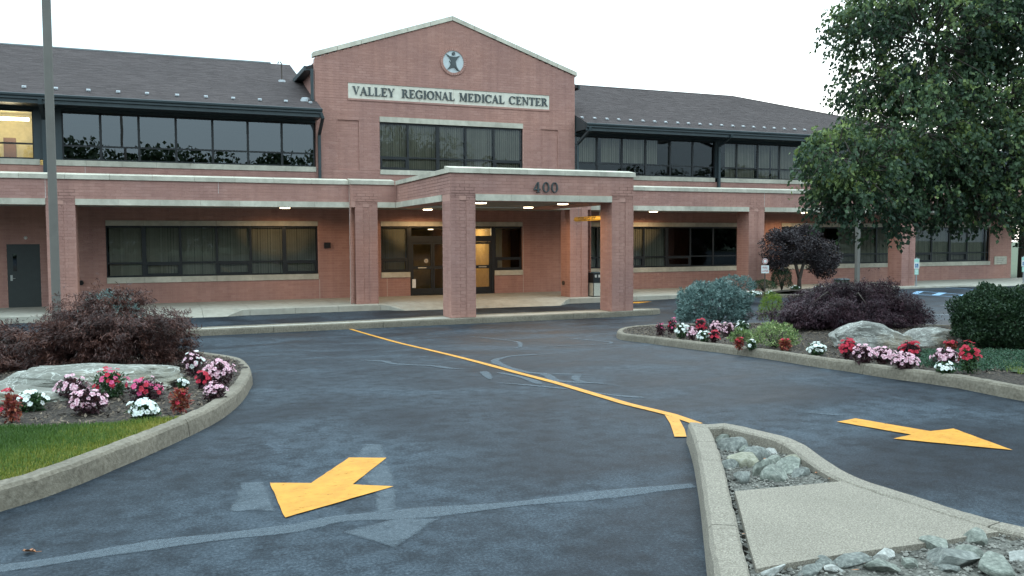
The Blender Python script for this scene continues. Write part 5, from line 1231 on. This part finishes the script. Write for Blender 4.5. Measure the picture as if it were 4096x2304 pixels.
def spruce(name, label, u, w, z, rx, rz, seed, n=1500, tuft=.05, flat=.6, group=None, zc=None):
    t = thing(name, label, 'shrub', P3(u, w, z), 0, group); s = MB()
    for k in range(7): a = k * .9 + seed; s.tube([(0, 0, -.03), (math.cos(a) * rx * .3, math.sin(a) * rx * .3, rz * .35), (math.cos(a) * rx * .75, math.sin(a) * rx * .75, rz * .55)], [.04, .03, .01], 6)
    s.build('stems', M_trunk, t, True, kind='stuff')
    p, d = shell_points(n, rx, rx * .85, rz * flat, seed, .13, .13, -.55); p[:, 2] += rz * (1 - flat) if zc is None else zc; ok = p[:, 2] > .02; p = p[ok]; d = d[ok]; m_ = len(p)
    Q = []; T = []; tone = np.clip(.45 + RNG.normal(size=m_) * .24, 0, 1)
    ax = unit(d * 1.0 + np.array([0, 0, .35]) + RNG.normal(size=(m_, 3)) * .25)
    for k in range(16):
        dd = unit(ax * .75 + rnd_dir(m_) * .75); L = RNG.uniform(tuft * .8, tuft * 1.3, m_); c = p + ax * (RNG.uniform(-.5, .9, m_) * tuft)[:, None] + dd * (L * .5)[:, None]
        Q.append(leaf_quads(c, dd, rnd_dir(m_), L, L * .22)); T.append(np.clip(tone + RNG.normal(size=m_) * .08 + (.1 if k > 9 else 0), 0, 1))
    quads('foliage', np.concatenate(Q), np.concatenate(T), F_spruce, t, kind='stuff'); return t

sh = D['shrubs']
mop('laceleaf_maple', 'wide weeping dark red laceleaf maple behind the flat boulder in the left bed', 'shrub', sh[0][0] + .05, sh[0][1] - .15, zL(*sh[0][:2]), .96, .88, F_maple, 1.3, n=9000, sliver=.055)
mop('laceleaf_maple', 'lower dark laceleaf maple at the left border of the picture', 'shrub', sh[1][0] - .05, sh[1][1] + 1.2, zL(*sh[1][:2]), .92, .66, F_maple, 4.1, n=6500, sliver=.055)
mop('laceleaf_maple', 'small reddish maple sticking up behind the wide laceleaf maple by the lamp post', 'shrub', -12.75, 20.6, zL(-12.75, 20.6), .5, 1.0, F_maple, 7.7, n=2600, sliver=.05)
spruce('blue_spruce', 'low pale blue spruce seen over the top of the left maple', sh[2][0], sh[2][1] - .2, zL(*sh[2][:2]), .62, 1.12, 3.3, n=1100)
spruce('blue_spruce', 'dense globe of blue spruce at the left end of the right bed', sh[3][0] + .05, sh[3][1], zR(*sh[3][:2]) - .02, .86, .98, 5.1, n=1900, tuft=.07, flat=.56)
bush('golden_conifer', 'small lime yellow conifer between the blue spruce and the purple maple', 'shrub', sh[4][0], sh[4][1], zR(*sh[4][:2]), .30, .30, .72, F_lime, 2.2, n=5200, leaf=(.03, .06), asp=.16, lump=.2, up=.9)
mop('laceleaf_maple', 'broad purple laceleaf maple spreading behind the big boulder', 'shrub', sh[5][0] + .1, sh[5][1] - .2, zR(*sh[5][:2]), 1.42, .93, F_maple2, 9.2, n=13000, sliver=.055, layers=9, skew=.5)
bush('round_yew', 'dark green rounded bush cut by the right border of the picture', 'shrub', sh[6][0] + .12, sh[6][1] - .1, zR(*sh[6][:2]), .76, .72, .84, F_dark, 6.4, n=42000, leaf=(.028, .05), asp=.55, lump=.12, thick=.2, zc=.40, zmin=-.9)
bush('variegated_euonymus', 'low cream and green variegated shrub behind the rust leaved flower', 'shrub', sh[7][0], sh[7][1] - .05, zR(*sh[7][:2]), .37, .33, .38, F_varie, 8.8, n=2600, leaf=(.028, .045), asp=.5, lump=.2, tone=.5)
bush('variegated_euonymus', 'looser yellow green variegated shrub beside the pink flowers', 'shrub', sh[8][0], sh[8][1], zR(*sh[8][:2]), .19, .17, .24, F_varie, 1.8, n=900, leaf=(.03, .05), asp=.45, lump=.25, tone=.38)
# ground cover in the right bed
def groundcover():
    Q = []; T = []; k = 0; A = []
    while len(A) < 15000:
        u = random.uniform(-3.3, -.4); w = random.uniform(25.4, 28)
        if pt_in(GJ, u + .1 * noise.noise(Vector((u * 4, w * 4, 0))), w + .1 * noise.noise(Vector((u * 4, w * 4, 9)))) and inRk(u, w): A.append(P3(u, w, zR(u, w) + random.uniform(.0, .05)))
    A = np.array(A); m_ = len(A); L = RNG.uniform(.02, .05, m_)
    quads('ground_cover', leaf_quads(A, RNG.normal(size=(m_, 3)) + np.array([0, 0, .5]), rnd_dir(m_) + np.array([0, 0, .8]), L, L * .3), np.clip(RNG.normal(.45, .22, m_), 0, 1), F_ground, kind='stuff')
groundcover()

# far island
fr = D['far']; zf_ = lambda u, w: zF(min(u, 18), max(w, 4.6))
def fp(i): u, w = fr[i][:2]; return u, w
def plum():
    u, w = fr[0][:2]; h = fr[0][2]; z = .15; t = thing('purple_leaf_plum', 'purple leaved ornamental tree with short forked trunk on the far island', 'tree', P3(u, w, z))
    mb = MB(); mb.tube([(0, 0, -.1), (0, 0, .35), (.10, .05, .9), (.3, .1, 1.6)], [.09, .075, .06, .03], 8); mb.tube([(0, 0, .35), (-.16, 0, .9), (-.4, .1, 1.6)], [.06, .05, .02], 8); mb.tube([(0, 0, .4), (.0, -.2, 1.0), (.1, -.4, 1.8)], [.05, .04, .02], 8); mb.build('trunk', M_trunk, t, True)
    Q = []; T = []
    for cx, cy, cz, r, rz in ((-.75, 0, 1.75, .95, .8), (.1, .1, 1.9, 1.0, .85), (.95, 0, 1.4, .85, .75), (-.5, .2, 2.25, .75, .45), (.25, -.1, 2.4, .4, .4), (1.2, .1, .8, .5, .5), (-1.1, 0, 1.25, .5, .5), (1.0, .3, 1.7, .6, .5), (.85, -.2, .95, .6, .5), (-.95, -.1, .95, .5, .42), (1.35, 0, 1.15, .45, .4)):
        n = int(5200 * r * r); d = rnd_dir(n); p = d * (RNG.uniform(.2, 1, n) ** .5)[:, None] * np.array([r, r, rz]) + np.array([cx, cy, cz]); k = nz3(p, 2.2, 2) > -.25; p = p[k]; d = d[k]; m_ = len(p)
        L = RNG.uniform(.06, .10, m_); Q.append(leaf_quads(p, RNG.normal(size=(m_, 3)) + np.array([0, 0, -.3]), rnd_dir(m_) + np.array([0, 0, .8]), L, L * .55)); T.append(np.clip(.4 + .3 * nz3(p, 2.5, 5) + .15 * d[:, 2] + RNG.normal(size=m_) * .15, 0, 1))
    o = quads('crown', np.concatenate(Q), np.concatenate(T), F_purple, t, kind='stuff'); k = h / 2.75; t.scale = (k * 1.22, k, k)
plum()
spruce('blue_spruce', 'spreading dark blue juniper behind the globe spruce, in front of the brick wall', *fp(1), .12, .86, .62, 8.8, n=900, tuft=.05)
bush('low_shrub', 'low green mound under the fire lane sign', 'shrub', *fp(2), .12, .58, .4, .45, F_dark, 3.6, n=3000, leaf=(.03, .05), tone=.75)
bush('clipped_shrub', 'dark rounded evergreen left of the purple tree trunk', 'shrub', *fp(3), .12, .46, .42, .95, F_dark, 5.6, n=6000, leaf=(.03, .05), tone=.4)
# bedding plants
M_red = foliage('crimson_petals', (.36, .006, .022), (.50, .012, .04), (.62, .03, .07), trans=.25)
M_pink = foliage('pale_pink_petals', (.55, .26, .34), (.74, .44, .50), (.86, .62, .66), trans=.25)
M_mag = foliage('magenta_petals', (.42, .02, .09), (.58, .05, .17), (.70, .12, .26), trans=.25)
M_wht = foliage('white_petals', (.66, .70, .66), (.80, .83, .78), (.90, .90, .86), trans=.25)
M_eye = plain('flower_eye', (.45, .04, .10), .6); M_eyew = plain('flower_eye_white', (.70, .72, .45), .6)
L_green = foliage('bedding_leaves', (.02, .045, .018), (.035, .08, .025), (.07, .13, .04)); L_dark = foliage('bronze_leaves', (.030, .012, .016), (.06, .022, .028), (.10, .045, .04)); L_red = foliage('coleus_leaves', (.14, .02, .02), (.26, .05, .035), (.38, .16, .05))
def petal_mesh(name, mat, eye, seed=1):
    mb = MB(); rs = random.Random(seed); n = 5
    for k in range(n):
        a = 2 * math.pi * k / n + rs.uniform(-.1, .1); ca, sa = math.cos(a), math.sin(a); f = lambda x, y, z: (x * ca - y * sa, -(x * sa + y * ca), z)
        mb.add([P3(*f(.06, 0, .02)), P3(*f(.28, -.24, .10)), P3(*f(.50, -.20, .08)), P3(*f(.56, 0, .03)), P3(*f(.50, .20, .08)), P3(*f(.28, .24, .10)), P3(*f(.3, 0, .03))], [(0, 1, 6), (1, 2, 6), (2, 3, 6), (3, 4, 6), (4, 5, 6), (5, 0, 6)], rs.random())
    nf = len(mb.f); mb.add([(.09 * math.cos(i * 1.05), .09 * math.sin(i * 1.05), .07) for i in range(6)], [tuple(range(6))])
    me = bpy.data.meshes.new(name); me.from_pydata(mb.v, [], mb.f); at = me.attributes.new('tone', 'FLOAT', 'FACE'); at.data.foreach_set('value', np.array(mb.t, np.float32))
    me.materials.append(mat); me.materials.append(eye); me.polygons[nf].material_index = 1; return me
PET = {'p': [petal_mesh('blossom', M_pink, M_eye, s) for s in (1, 2)], 'r': [petal_mesh('blossom', M_red, M_red, s) for s in (3, 4)], 'm': [petal_mesh('blossom', M_mag, M_eye, s) for s in (5, 6)], 'w': [petal_mesh('blossom', M_wht, M_eyew, s) for s in (7, 8)]}
VIEW = Vector(P3(-11.7, 34.8, 2.2))
def flower(label, u, w, z, h, wd, kinds, leaf, nb, bs, group, ball=1.0, nl=None):
    t = thing('flower_plant', label, 'flowers', P3(u, w, z), 0, group); r = wd / 2 * .92; nl = nl or int(420 * (wd / .25) ** 1.4) + 100
    s = MB()
    for k in range(5): a = k * 1.26 + u; s.tube([(0, 0, -.01), (math.cos(a) * r * .3, math.sin(a) * r * .3, h * .5), (math.cos(a) * r * .6, math.sin(a) * r * .6, h * .8)], [.006, .004, .002], 5)
    s.build('stems', L_dark if leaf is not L_green else L_green, t, False, kind='stuff')
    p, d = shell_points(nl, r, r, h * .5, u * 3, .22, .3, -.9); p[:, 2] += h * .45; p[:, 2] = np.maximum(p[:, 2], .012); m_ = len(p); L = RNG.uniform(.03, .055, m_)
    quads('foliage', leaf_quads(p, RNG.normal(size=(m_, 3)) * .5 + d + np.array([0, 0, .2]), rnd_dir(m_) * .6 + np.array([0, 0, 1]), L, L * .5, .12), np.clip(RNG.normal(.45, .22, m_), 0, 1), leaf, t, kind='stuff')
    vd = (VIEW - Vector(P3(u, w, z))); vd.z = 0; vd.normalize()
    for k in range(nb):
        for _ in range(20):
            dd = Vector(rnd_dir(1)[0]); 
            if dd.z > -.15 * ball and (dd.xy.dot(vd.xy) > -.5): break
        kk = .94 + .5 * noise.noise(dd * 2 + Vector((u, w, 0))); pos = Vector((dd.x * r * kk, dd.y * r * kk, h * .47 + dd.z * h * .52 * kk + .008)); ax = (dd + Vector((0, 0, .55)) + vd * .3 + Vector(rnd_dir(1)[0]) * .25).normalized()
        c = random.choice(kinds); o = bpy.data.objects.new('blossom', random.choice(PET[c])); C.objects.link(o); o.parent = t; o.location = pos
        q = ax.to_track_quat('Z', 'Y').to_euler(); o.rotation_euler = q; o.rotation_euler.rotate_axis('Z', random.uniform(0, 6.28)); o.scale = (bs * random.uniform(.75, 1.15),) * 3
    return t
FR = [('red flower clump at the left tip of the right bed', 'm', L_dark, 6), ('tall red and pink flowers just left of the blue spruce base', 'mr', L_dark, 10), ('white flowers directly below the left side of the blue spruce', 'w', L_green, 24), ('pink flowers between two white clumps near the kerb under the spruce', 'p', L_dark, 14),
 ('bright crimson flowers rising over the white ones under the spruce', 'r', L_dark, 22), ('white flowers close to the kerb right of the pink clump', 'w', L_green, 22), ('pink flowers at the foot of the spruce, top of its cluster', 'p', L_dark, 22), ('low crimson flowers in front of the pink ones near the kerb', 'r', L_dark, 12),
 ('pink flowers right before the yellow green variegated shrub', 'p', L_dark, 16), ('sparse white flowers in yellow green leaves', 'w', L_green, 9), ('small rust coloured plant with few blossoms near the kerb', 'r', L_red, 2), ('three white blossoms in front of the variegated shrub', 'w', L_green, 5),
 ('rust red leaved plant at the right foot of the variegated shrub', 'r', L_red, 3), ('lone white flower clump on bare mulch left of the boulder', 'w', L_green, 20), ('red flowers at the left foot of the big boulder', 'r', L_dark, 26), ('first pink clump right of the red flowers by the boulder', 'p', L_dark, 26),
 ('middle pink clump of three in front of the boulder', 'p', L_dark, 24), ('rightmost pink clump of three, closest to the kerb', 'p', L_dark, 34), ('red flowers behind the rightmost pink clump, on green ground cover', 'r', L_dark, 22), ('round pink flower ball on the ground cover in front of the boulder end', 'p', L_dark, 34),
 ('few white blossoms under the round pink ball', 'w', L_green, 9), ('tall crimson flowers right of the round pink ball', 'r', L_green, 24), ('dull red flowers behind the round pink ball', 'r', L_red, 5)]
FLW = [('red blossom over rusty stems at the left border by the lawn', 'r', L_red, 4), ('large white flower clump at the left edge of the lawn', 'w', L_green, 18), ('upper pink clump against the flat boulder', 'p', L_dark, 16), ('big pink clump with dark leaves above the lawn', 'p', L_dark, 24),
 ('crimson flowers in front of the middle of the flat boulder', 'rm', L_green, 22), ('pink and magenta flowers below the right end of the boulder', 'pmr', L_dark, 18), ('round white flower clump on mulch above the lawn edge', 'w', L_green, 34), ('orange red coleus plant with loose leaves near the kerb', 'r', L_red, 3),
 ('tiny white flowers above the coleus', 'w', L_green, 5), ('pink and white flowers under the right edge of the maple', 'pw', L_dark, 18), ('biggest pink clump at the right tip of the left bed', 'p', L_dark, 44), ('scarlet flowers between the pink clumps at the bed tip', 'r', L_dark, 12), ('low pink clump nearest the kerb curve of the left bed', 'p', L_dark, 16)]
for i_, ((lb, k, lf, nb), (u, w, h, wd, dp)) in enumerate(zip(FR, D['flR'])):
    k_ = 1.0 if i_ in (15, 16, 17, 19, 20, 21) else (.8 if i_ in (10, 11, 12, 13) else .45); w -= .15 * k_; u += .17 * k_
    flower(lb, u, w, zR(u, w) - .01, h, wd, k, lf, int(nb * 1.7), .048, 'bedding flowers in the right bed')
for (lb, k, lf, nb), (u, w, h, wd, dp) in zip(FLW, D['flL']): flower(lb, u, w, zL(u, w) - .01, h, wd, k, lf, int(nb * 1.7), .047, 'bedding flowers in the left bed')
for lb, i, nb in (('white flowers at the left corner of the far island', 4, 34), ('scattered white flowers beside the sign post on the far island', 5, 10)):
    u, w = fp(i); flower(lb, u, w, .08, fr[i][2], fr[i][3], 'w', L_green, nb, .06, 'white flowers on the far island')
for k, (u, w) in enumerate(((13.2, 5.6), (14.1, 6.0), (15.0, 5.7))):
    flower(('sparse white flowers under the dark evergreen', 'white flowers in front of the purple tree trunk', 'white flowers right of the purple tree trunk')[k], u, w, .1, .2, .45, 'w', L_green, 8, .06, 'white flowers on the far island')

# boulders
def boulder(label, u, w, z, L, W, H, mat, seed, prof, rot=0, cuts=6):
    bm = bmesh.new(); bmesh.ops.create_icosphere(bm, subdivisions=5, radius=1); rs = random.Random(seed)
    pl = [(Vector((rs.gauss(0, 1), rs.gauss(0, 1), rs.gauss(.2, .7))).normalized(), rs.uniform(.72, .9)) for k in range(cuts)]
    for v in bm.verts:
        p = v.co.copy()
        q = Vector((p.x, p.y, p.z)); m_ = max(abs(q.x), abs(q.y), abs(q.z)); q = q.lerp(q / m_ * .86, .55)     # boxier
        for d, h in pl:
            e = q.dot(d) - h
            if e > 0: q -= d * e * .85
        x = q.x; i = (x + 1) / 2 * (len(prof) - 1); i0 = max(0, min(len(prof) - 2, int(i))); hh = prof[i0] + (prof[i0 + 1] - prof[i0]) * min(1, max(0, i - i0))
        n1 = noise.fractal(Vector((q.x * 1.6 + seed, q.y * 1.6, q.z * 1.6)), 1, 2, 6) ; n2 = noise.ridged_multi_fractal(Vector((q.x * 1.4, q.y * 1.4 + seed, q.z * 2.2)), 1, 2, 5, 1, 2)
        r_ = 1 + .11 * n1 + .045 * (n2 - 1)
        v.co = Vector((q.x * r_ * L / 2, q.y * r_ * W / 2, (q.z * r_ * .62 * hh + .30 * hh) * H))
    me = bpy.data.meshes.new('boulder'); bm.to_mesh(me); bm.free(); o = finish('boulder', me, mat, None, False)
    o.location = P3(u, w, z); o.rotation_euler = (0, 0, rot); tag(o, label, 'boulder'); return o
def boulder_mat(name, a, b, c, rust):
    m_, n, bb = _nt(name, .85, .35)
    c0 = ramp(n, tex(n, 3.2, 8, .7, dist=.8), [(.28, a), (.48, b), (.68, c)])
    c1 = mixc(n, 1.0, c0, ramp(n, tex(n, 22, 6, .7), [(.3, (.72, .72, .72)), (.7, (1.15, 1.15, 1.15))]), 'MULTIPLY')
    f = ramp(n, tex(n, 1.6, 5, .6), [(.52, (0, 0, 0)), (.66, (.75, .75, .75))]); c1 = mixc(n, f, c1, rust)
    v = ramp(n, tex(n, 2.4, 3, .5, stretch=(1, 1, 3), dist=1.5), [(.485, (0, 0, 0)), (.5, (.8, .8, .8)), (.515, (0, 0, 0))]); c1 = mixc(n, v, c1, (.62, .62, .56))
    n.links.new(c1, bb.inputs['Base Color']); bump(n, bb, tex(n, 14, 9, .72), .9, .05); return m_
M_b1 = boulder_mat('grey_boulder', (.13, .125, .11), (.24, .23, .205), (.42, .41, .37), (.23, .175, .11))
M_b2 = boulder_mat('slab_boulder', (.12, .115, .095), (.20, .195, .165), (.36, .355, .31), (.17, .15, .10))
rr = D['rockR'][0]
boulder('large pale grey boulder with rusty patches in the middle of the right bed', rr[0] - .42, rr[1] - .12, zR(rr[0], rr[1]) - .06, 1.22, .85, .52, M_b1, 3, [.55, .95, 1.0, .86, .66, .5], -.39)
boulder('lower grey boulder joined to the right end of the large one', rr[0] + .42, rr[1] + .10, zR(rr[0], rr[1]) - .06, 1.05, .75, .40, M_b1, 11, [.45, .62, .85, .95, .95, .6], -.39)
rl = D['rockL']
boulder('long flat topped boulder slab across the left bed under the maple', -12.42, 24.05, zL(-12.5, 24.3) - .03, 2.1, 1.05, .30, M_b2, 5, [1, 1, .98, .96, .98, .9], -.39, 5)
boulder('lower pale slab in front of the flat boulder at the left border', -13.15, 24.75, zL(-13, 24.7) - .04, 1.55, .75, .23, M_b2, 8, [1, 1, 1, .9, .8, .62], -.36, 5)

# ---------------------------------------------------------------- lamp posts, signs, bin, clearance bar
def lamp_post(label, u, w, z, H, s, grp):
    t = thing('lamp_post', label, 'lamp post', P3(u, w, z), 0, grp)
    mb = MB(); mb.tube([(0, 0, -.1), (0, 0, .35)], [.22, .22], 20); mb.build('concrete_base', M_conc, t, True)
    mb = MB(); k = s / 2; b = .012
    pf = [(-k + b, -k), (k - b, -k), (k, -k + b), (k, k - b), (k - b, k), (-k + b, k), (-k, k - b), (-k, -k + b)]
    mb.prism(pf, .35, H, lambda a, c, h: (a, c, h)); o = mb.build('pole', M_pole, t)
    mb = MB(); mb.box(-.13, .13, -.13, .13, .35, .38); mb.build('base_plate', M_pole, t)
    mb = MB(); mb.box(-.05, .05, 0, .5, H - .12, H - .04); mb.build('arm', M_pole, t)
    mb = MB(); mb.box(-.2, .2, .5, 1.0, H - .16, H); h_ = mb.build('lamp_head', M_pole, t); mb = MB(); mb.box(-.16, .16, .55, .95, H - .175, H - .16); mb.build('lens', M_blind, h_); return t
lp = lamp_post('tall brown square lamp post rising out of the left maples', -13.16, 19.4, G(19.4) + .1, 9.5, .128, 'parking lot lamp posts'); lp.rotation_euler = (0, 0, .10)
lu, lw = fr[8][0], fr[8][1]; lp = lamp_post('square lamp post beside the purple tree, its top hidden by the big tree', lu, lw + .6, -.1, 8.0, .16, 'parking lot lamp posts')
ub = thing('utility_box', 'dark green utility cabinet right of the purple tree', 'utility box', P3(fr[6][0], fr[6][1], .0))
mb = MB(); mb.box(-.24, .24, -.2, .2, 0, .55); mb.build('cabinet', F_dark, ub); mb = MB(); mb.hexa([(-.27, .23, .55), (.27, .23, .55), (.27, -.23, .55), (-.27, -.23, .55), (-.22, .18, .60), (.22, .18, .60), (.22, -.18, .60), (-.22, -.18, .60)]); mb.build('lid', M_metal, ub)
M_signw = plain('sign_white', (.66, .68, .66), .45); M_signr = plain('sign_red', (.42, .05, .05), .5); M_signg = plain('sign_green', (.35, .62, .52), .45); M_signb = plain('sign_blue', (.03, .14, .30), .45); M_ink = plain('black_ink', (.03, .03, .03), .5)
def text_mesh(txt, size, mat, parent, loc, rot, name='lettering', ext=.001, sx=1):
    c = bpy.data.curves.new(name, 'FONT'); c.body = txt; c.size = size; c.extrude = ext; c.align_x = 'CENTER'; c.align_y = 'CENTER'; c.resolution_u = 2
    o = bpy.data.objects.new(name, c); C.objects.link(o); dg = bpy.context.evaluated_depsgraph_get(); me = bpy.data.meshes.new_from_object(o.evaluated_get(dg)); bpy.data.objects.remove(o)
    me.materials.clear(); me.materials.append(mat); q = bpy.data.objects.new(name, me); C.objects.link(q); q.parent = parent; q.location = loc; q.rotation_euler = rot; q.scale = (sx, 1, 1); return q
# fire lane sign
su, sw = fr[7][0], fr[7][1]
t = thing('fire_lane_sign', 'small white sign with red letters on a brown post, FIRE LANE', 'sign', P3(su, sw, .02), -.25)
mb = MB(); mb.box(-.025, .025, -.045, -.02, 0, 1.5); mb.build('post', M_trunk, t)
mb = MB(); mb.box(-.155, .155, -.02, -.012, .92, 1.22); pl = mb.build('plate', M_signw, t)
text_mesh('FIRE', .11, M_signr, pl, (0, .010, 1.13), (R(90), 0, 0)); text_mesh('LANE', .11, M_signr, pl, (0, .010, 1.01), (R(90), 0, 0))
mb = MB(); disc(mb, T_front(-.02), 0, 1.38, .11, 0, .008, 20); p2 = mb.build('round_plate', M_signw, t)
mb = MB(); [mb.prism([(.07 * math.cos(a), 1.38 + .07 * math.sin(a)), (.095 * math.cos(a), 1.38 + .095 * math.sin(a)), (.095 * math.cos(a + .33), 1.38 + .095 * math.sin(a + .33)), (.07 * math.cos(a + .33), 1.38 + .07 * math.sin(a + .33))], -.012, -.009, lambda a, z, d: (a, d, z)) for a in [i * .33 for i in range(19)]]; mb.build('red_ring', M_signr, p2)
def hc_sign(label, u, w, z0):
    t = thing('accessible_parking_sign', label, 'sign', P3(u, w, -.05), -.3, 'accessible parking signs')
    mb = MB(); mb.box(-.03, .03, -.05, -.02, 0, z0 + .05); mb.build('post', M_galv, t)
    for i, (a, b, wd) in enumerate(((z0 - .48, z0, .13), (z0 - .76, z0 - .50, .10))):
        mb = MB(); mb.box(-wd, wd, -.02, -.012, a, b); p = mb.build('plate', M_signg if i else M_signw, t)
        if i == 0:
            f = MB(); f.box(-wd + .015, wd - .015, -.0115, -.010, b - .17, b - .015); f.build('green_header', M_signg, p)
            f = MB(); f.box(-.085, .085, -.0115, -.009, a + .06, a + .24); f.build('blue_symbol_field', M_signb, p)
            f = MB(); zc_ = a + .15; disc(f, T_front(-.009), -.01, zc_ + .058, .014, 0, .002, 12)
            f.box(-.018, -.004, -.009, -.007, zc_ - .01, zc_ + .04); f.box(-.018, .035, -.0088, -.0068, zc_ - .012, zc_); f.box(.025, .037, -.0086, -.0066, zc_ - .05, zc_ - .005)
            for k in range(14): aa = 2.0 + k * .3; f.box(-.012 + .042 * math.cos(aa) - .006, -.012 + .042 * math.cos(aa) + .006, -.009, -.0072, zc_ - .02 + .042 * math.sin(aa) - .006, zc_ - .02 + .042 * math.sin(aa) + .006)
            f.build('wheelchair_symbol', M_signw, p)
        else:
            for k in range(3): f = MB(); f.box(-.07, .07, -.0115, -.010, a + .05 + k * .07, a + .075 + k * .07); f.build('printed_line', M_signw, p)
hc_sign('accessible parking sign on the pavement in front of the last pillar', 22.05, 3.75, 1.33); hc_sign('accessible parking sign at the far right end of the pavement', 29.2, 3.9, 1.33)
# waste bin by the rear pillar
t = thing('waste_bin', 'black framed waste bin with pale side panel beside the rear pillar of the entrance', 'bin', P3(4.80, 3.55, -.04), .08)
mb = MB(); x = .2
for a, b in ((-x, -x), (x, -x), (-x, x), (x, x)): mb.box(a - .02 if a > 0 else a, a if a > 0 else a + .02, b - .02 if b > 0 else b, b if b > 0 else b + .02, .02, .66)
mb.box(-x, x, -x, x, .0, .035); mb.box(-x, x, -x, x, .56, .66); mb.build('frame', M_frame, t)
mb = MB(); mb.box(-x + .022, x - .022, -x + .008, x - .008, .035, .56); mb.box(-x + .008, x - .008, -x + .022, x - .022, .035, .56); mb.build('side_panel', noisy('bin_panel', [(.3, (.34, .34, .29)), (.7, (.46, .46, .40))], 25, .8, .4, 60), t)
mb = MB(); mb.box(-x, x, -x, x, .66, .96); L_ = mb.build('hood', M_frame, t)
for a in (-.11, .075): mb = MB(); mb.box(a - .045 + (.02 if a < 0 else 0), a + .065, x, x + .004, .78, .89); mb.build('hood_opening', M_grey, L_)
mb = MB(); mb.hexa([(-x - .01, x + .01, .96), (x + .01, x + .01, .96), (x + .01, -x - .01, .96), (-x - .01, -x - .01, .96), (-.12, .12, 1.0), (.12, .12, 1.0), (.12, -.12, 1.0), (-.12, -.12, 1.0)]); mb.build('lid', M_metal, t)
# clearance bar hanging under the canopy
t = thing('clearance_bar', 'yellow rounded bar hanging under the canopy, lettered CLEARANCE 10\'4"', 'sign', P3(2.75, 6.95, 3.01), 0)
mb = MB(); mb.tube([(0, -1.07, 0), (0, -1.03, 0), (0, 1.03, 0), (0, 1.07, 0)], [.05, .085, .085, .05], 16); mb.build('bar', plain('yellow_bar', (.62, .40, .06), .5), t, True)
text_mesh('CLEARANCE 10\'4"', .15, M_ink, t, (-.088, 0, 0), (R(90), 0, R(-90)), 'lettering', .003, 1.15)
for k in (-.8, .8): mb = MB(); mb.tube([(0, k, .08), (0, k, .54)], .006, 5); mb.build('chain', M_galv, t)

# ---------------------------------------------------------------- trees at the far right and across the street
def dist_tree(label, u, w, z, H, r, seed, grp, n=5200, leaf=.22, mat=None, base=.28):
    t = thing('tree', label, 'tree', P3(u, w, z), 0, grp); mb = MB(); mb.tube([(0, 0, -.2), (0, 0, H * .4), (.1, 0, H * .8)], [.28, .2, .06], 8); mb.build('trunk', M_trunk, t, True)
    Q = []; T = []; rs = random.Random(seed)
    for k in range(9):
        a = rs.uniform(0, 6.28); q = rs.uniform(0, .55) * r; cz = H * (base + (1 - base) * rs.uniform(.25, .85)); rr_ = r * rs.uniform(.45, .65); m_ = n // 9
        d = rnd_dir(m_); p = d * (RNG.uniform(.3, 1, m_) ** .5)[:, None] * np.array([rr_, rr_, rr_ * .9]) + np.array([math.cos(a) * q, math.sin(a) * q, cz]); L = RNG.uniform(leaf * .7, leaf * 1.3, m_)
        Q.append(leaf_quads(p, rnd_dir(m_) + np.array([0, 0, -.3]), rnd_dir(m_) + np.array([0, 0, .5]), L, L * .6)); T.append(np.clip(.4 + .2 * d[:, 2] + .3 * nz3(p, .6, seed) + RNG.normal(size=m_) * .12, 0, 1))
    quads('crown', np.concatenate(Q), np.concatenate(T), mat or F_belt, t, kind='stuff'); return t
for i, (u, w, H, r, lb) in enumerate(((36.2, -1.5, 9.5, 2.6, 'tall dark green tree just past the right end of the building'), (38.5, 3.5, 4.5, 2.4, 'lower green tree at the right border beyond the parking bays'), (36.5, -7, 11, 3.2, 'tree standing behind the right end of the building'), (40, -2, 9, 4, 'tree farthest right beyond the pavement'))):
    dist_tree(lb, u, w, -.2, H, r, i + 3, 'trees past the right end of the building', n=9000, leaf=.2, mat=F_dark if i == 0 else F_belt, base=.12)
def treeline():
    Q = []; T = []; rs = random.Random(5); u = -95
    while u < 110:
        r = rs.uniform(4, 7.5); H = rs.uniform(8.5, 13.5); w = rs.uniform(74, 84); m_ = 5200
        d = rnd_dir(m_); p = d * (RNG.uniform(.3, 1, m_) ** .5)[:, None] * np.array([r, r, H * .5]) * (1 + .3 * nz3(d, 1.7, u))[:, None] + np.array([u, -w, H * .55]); L = RNG.uniform(.4, .75, m_)
        Q.append(leaf_quads(p, rnd_dir(m_), rnd_dir(m_), L, L * .7)); T.append(np.clip(.4 + RNG.normal(size=m_) * .2, 0, 1)); u += r * rs.uniform(.55, .95)
    quads('woods', np.concatenate(Q), np.concatenate(T), F_belt, kind='stuff')
treeline()
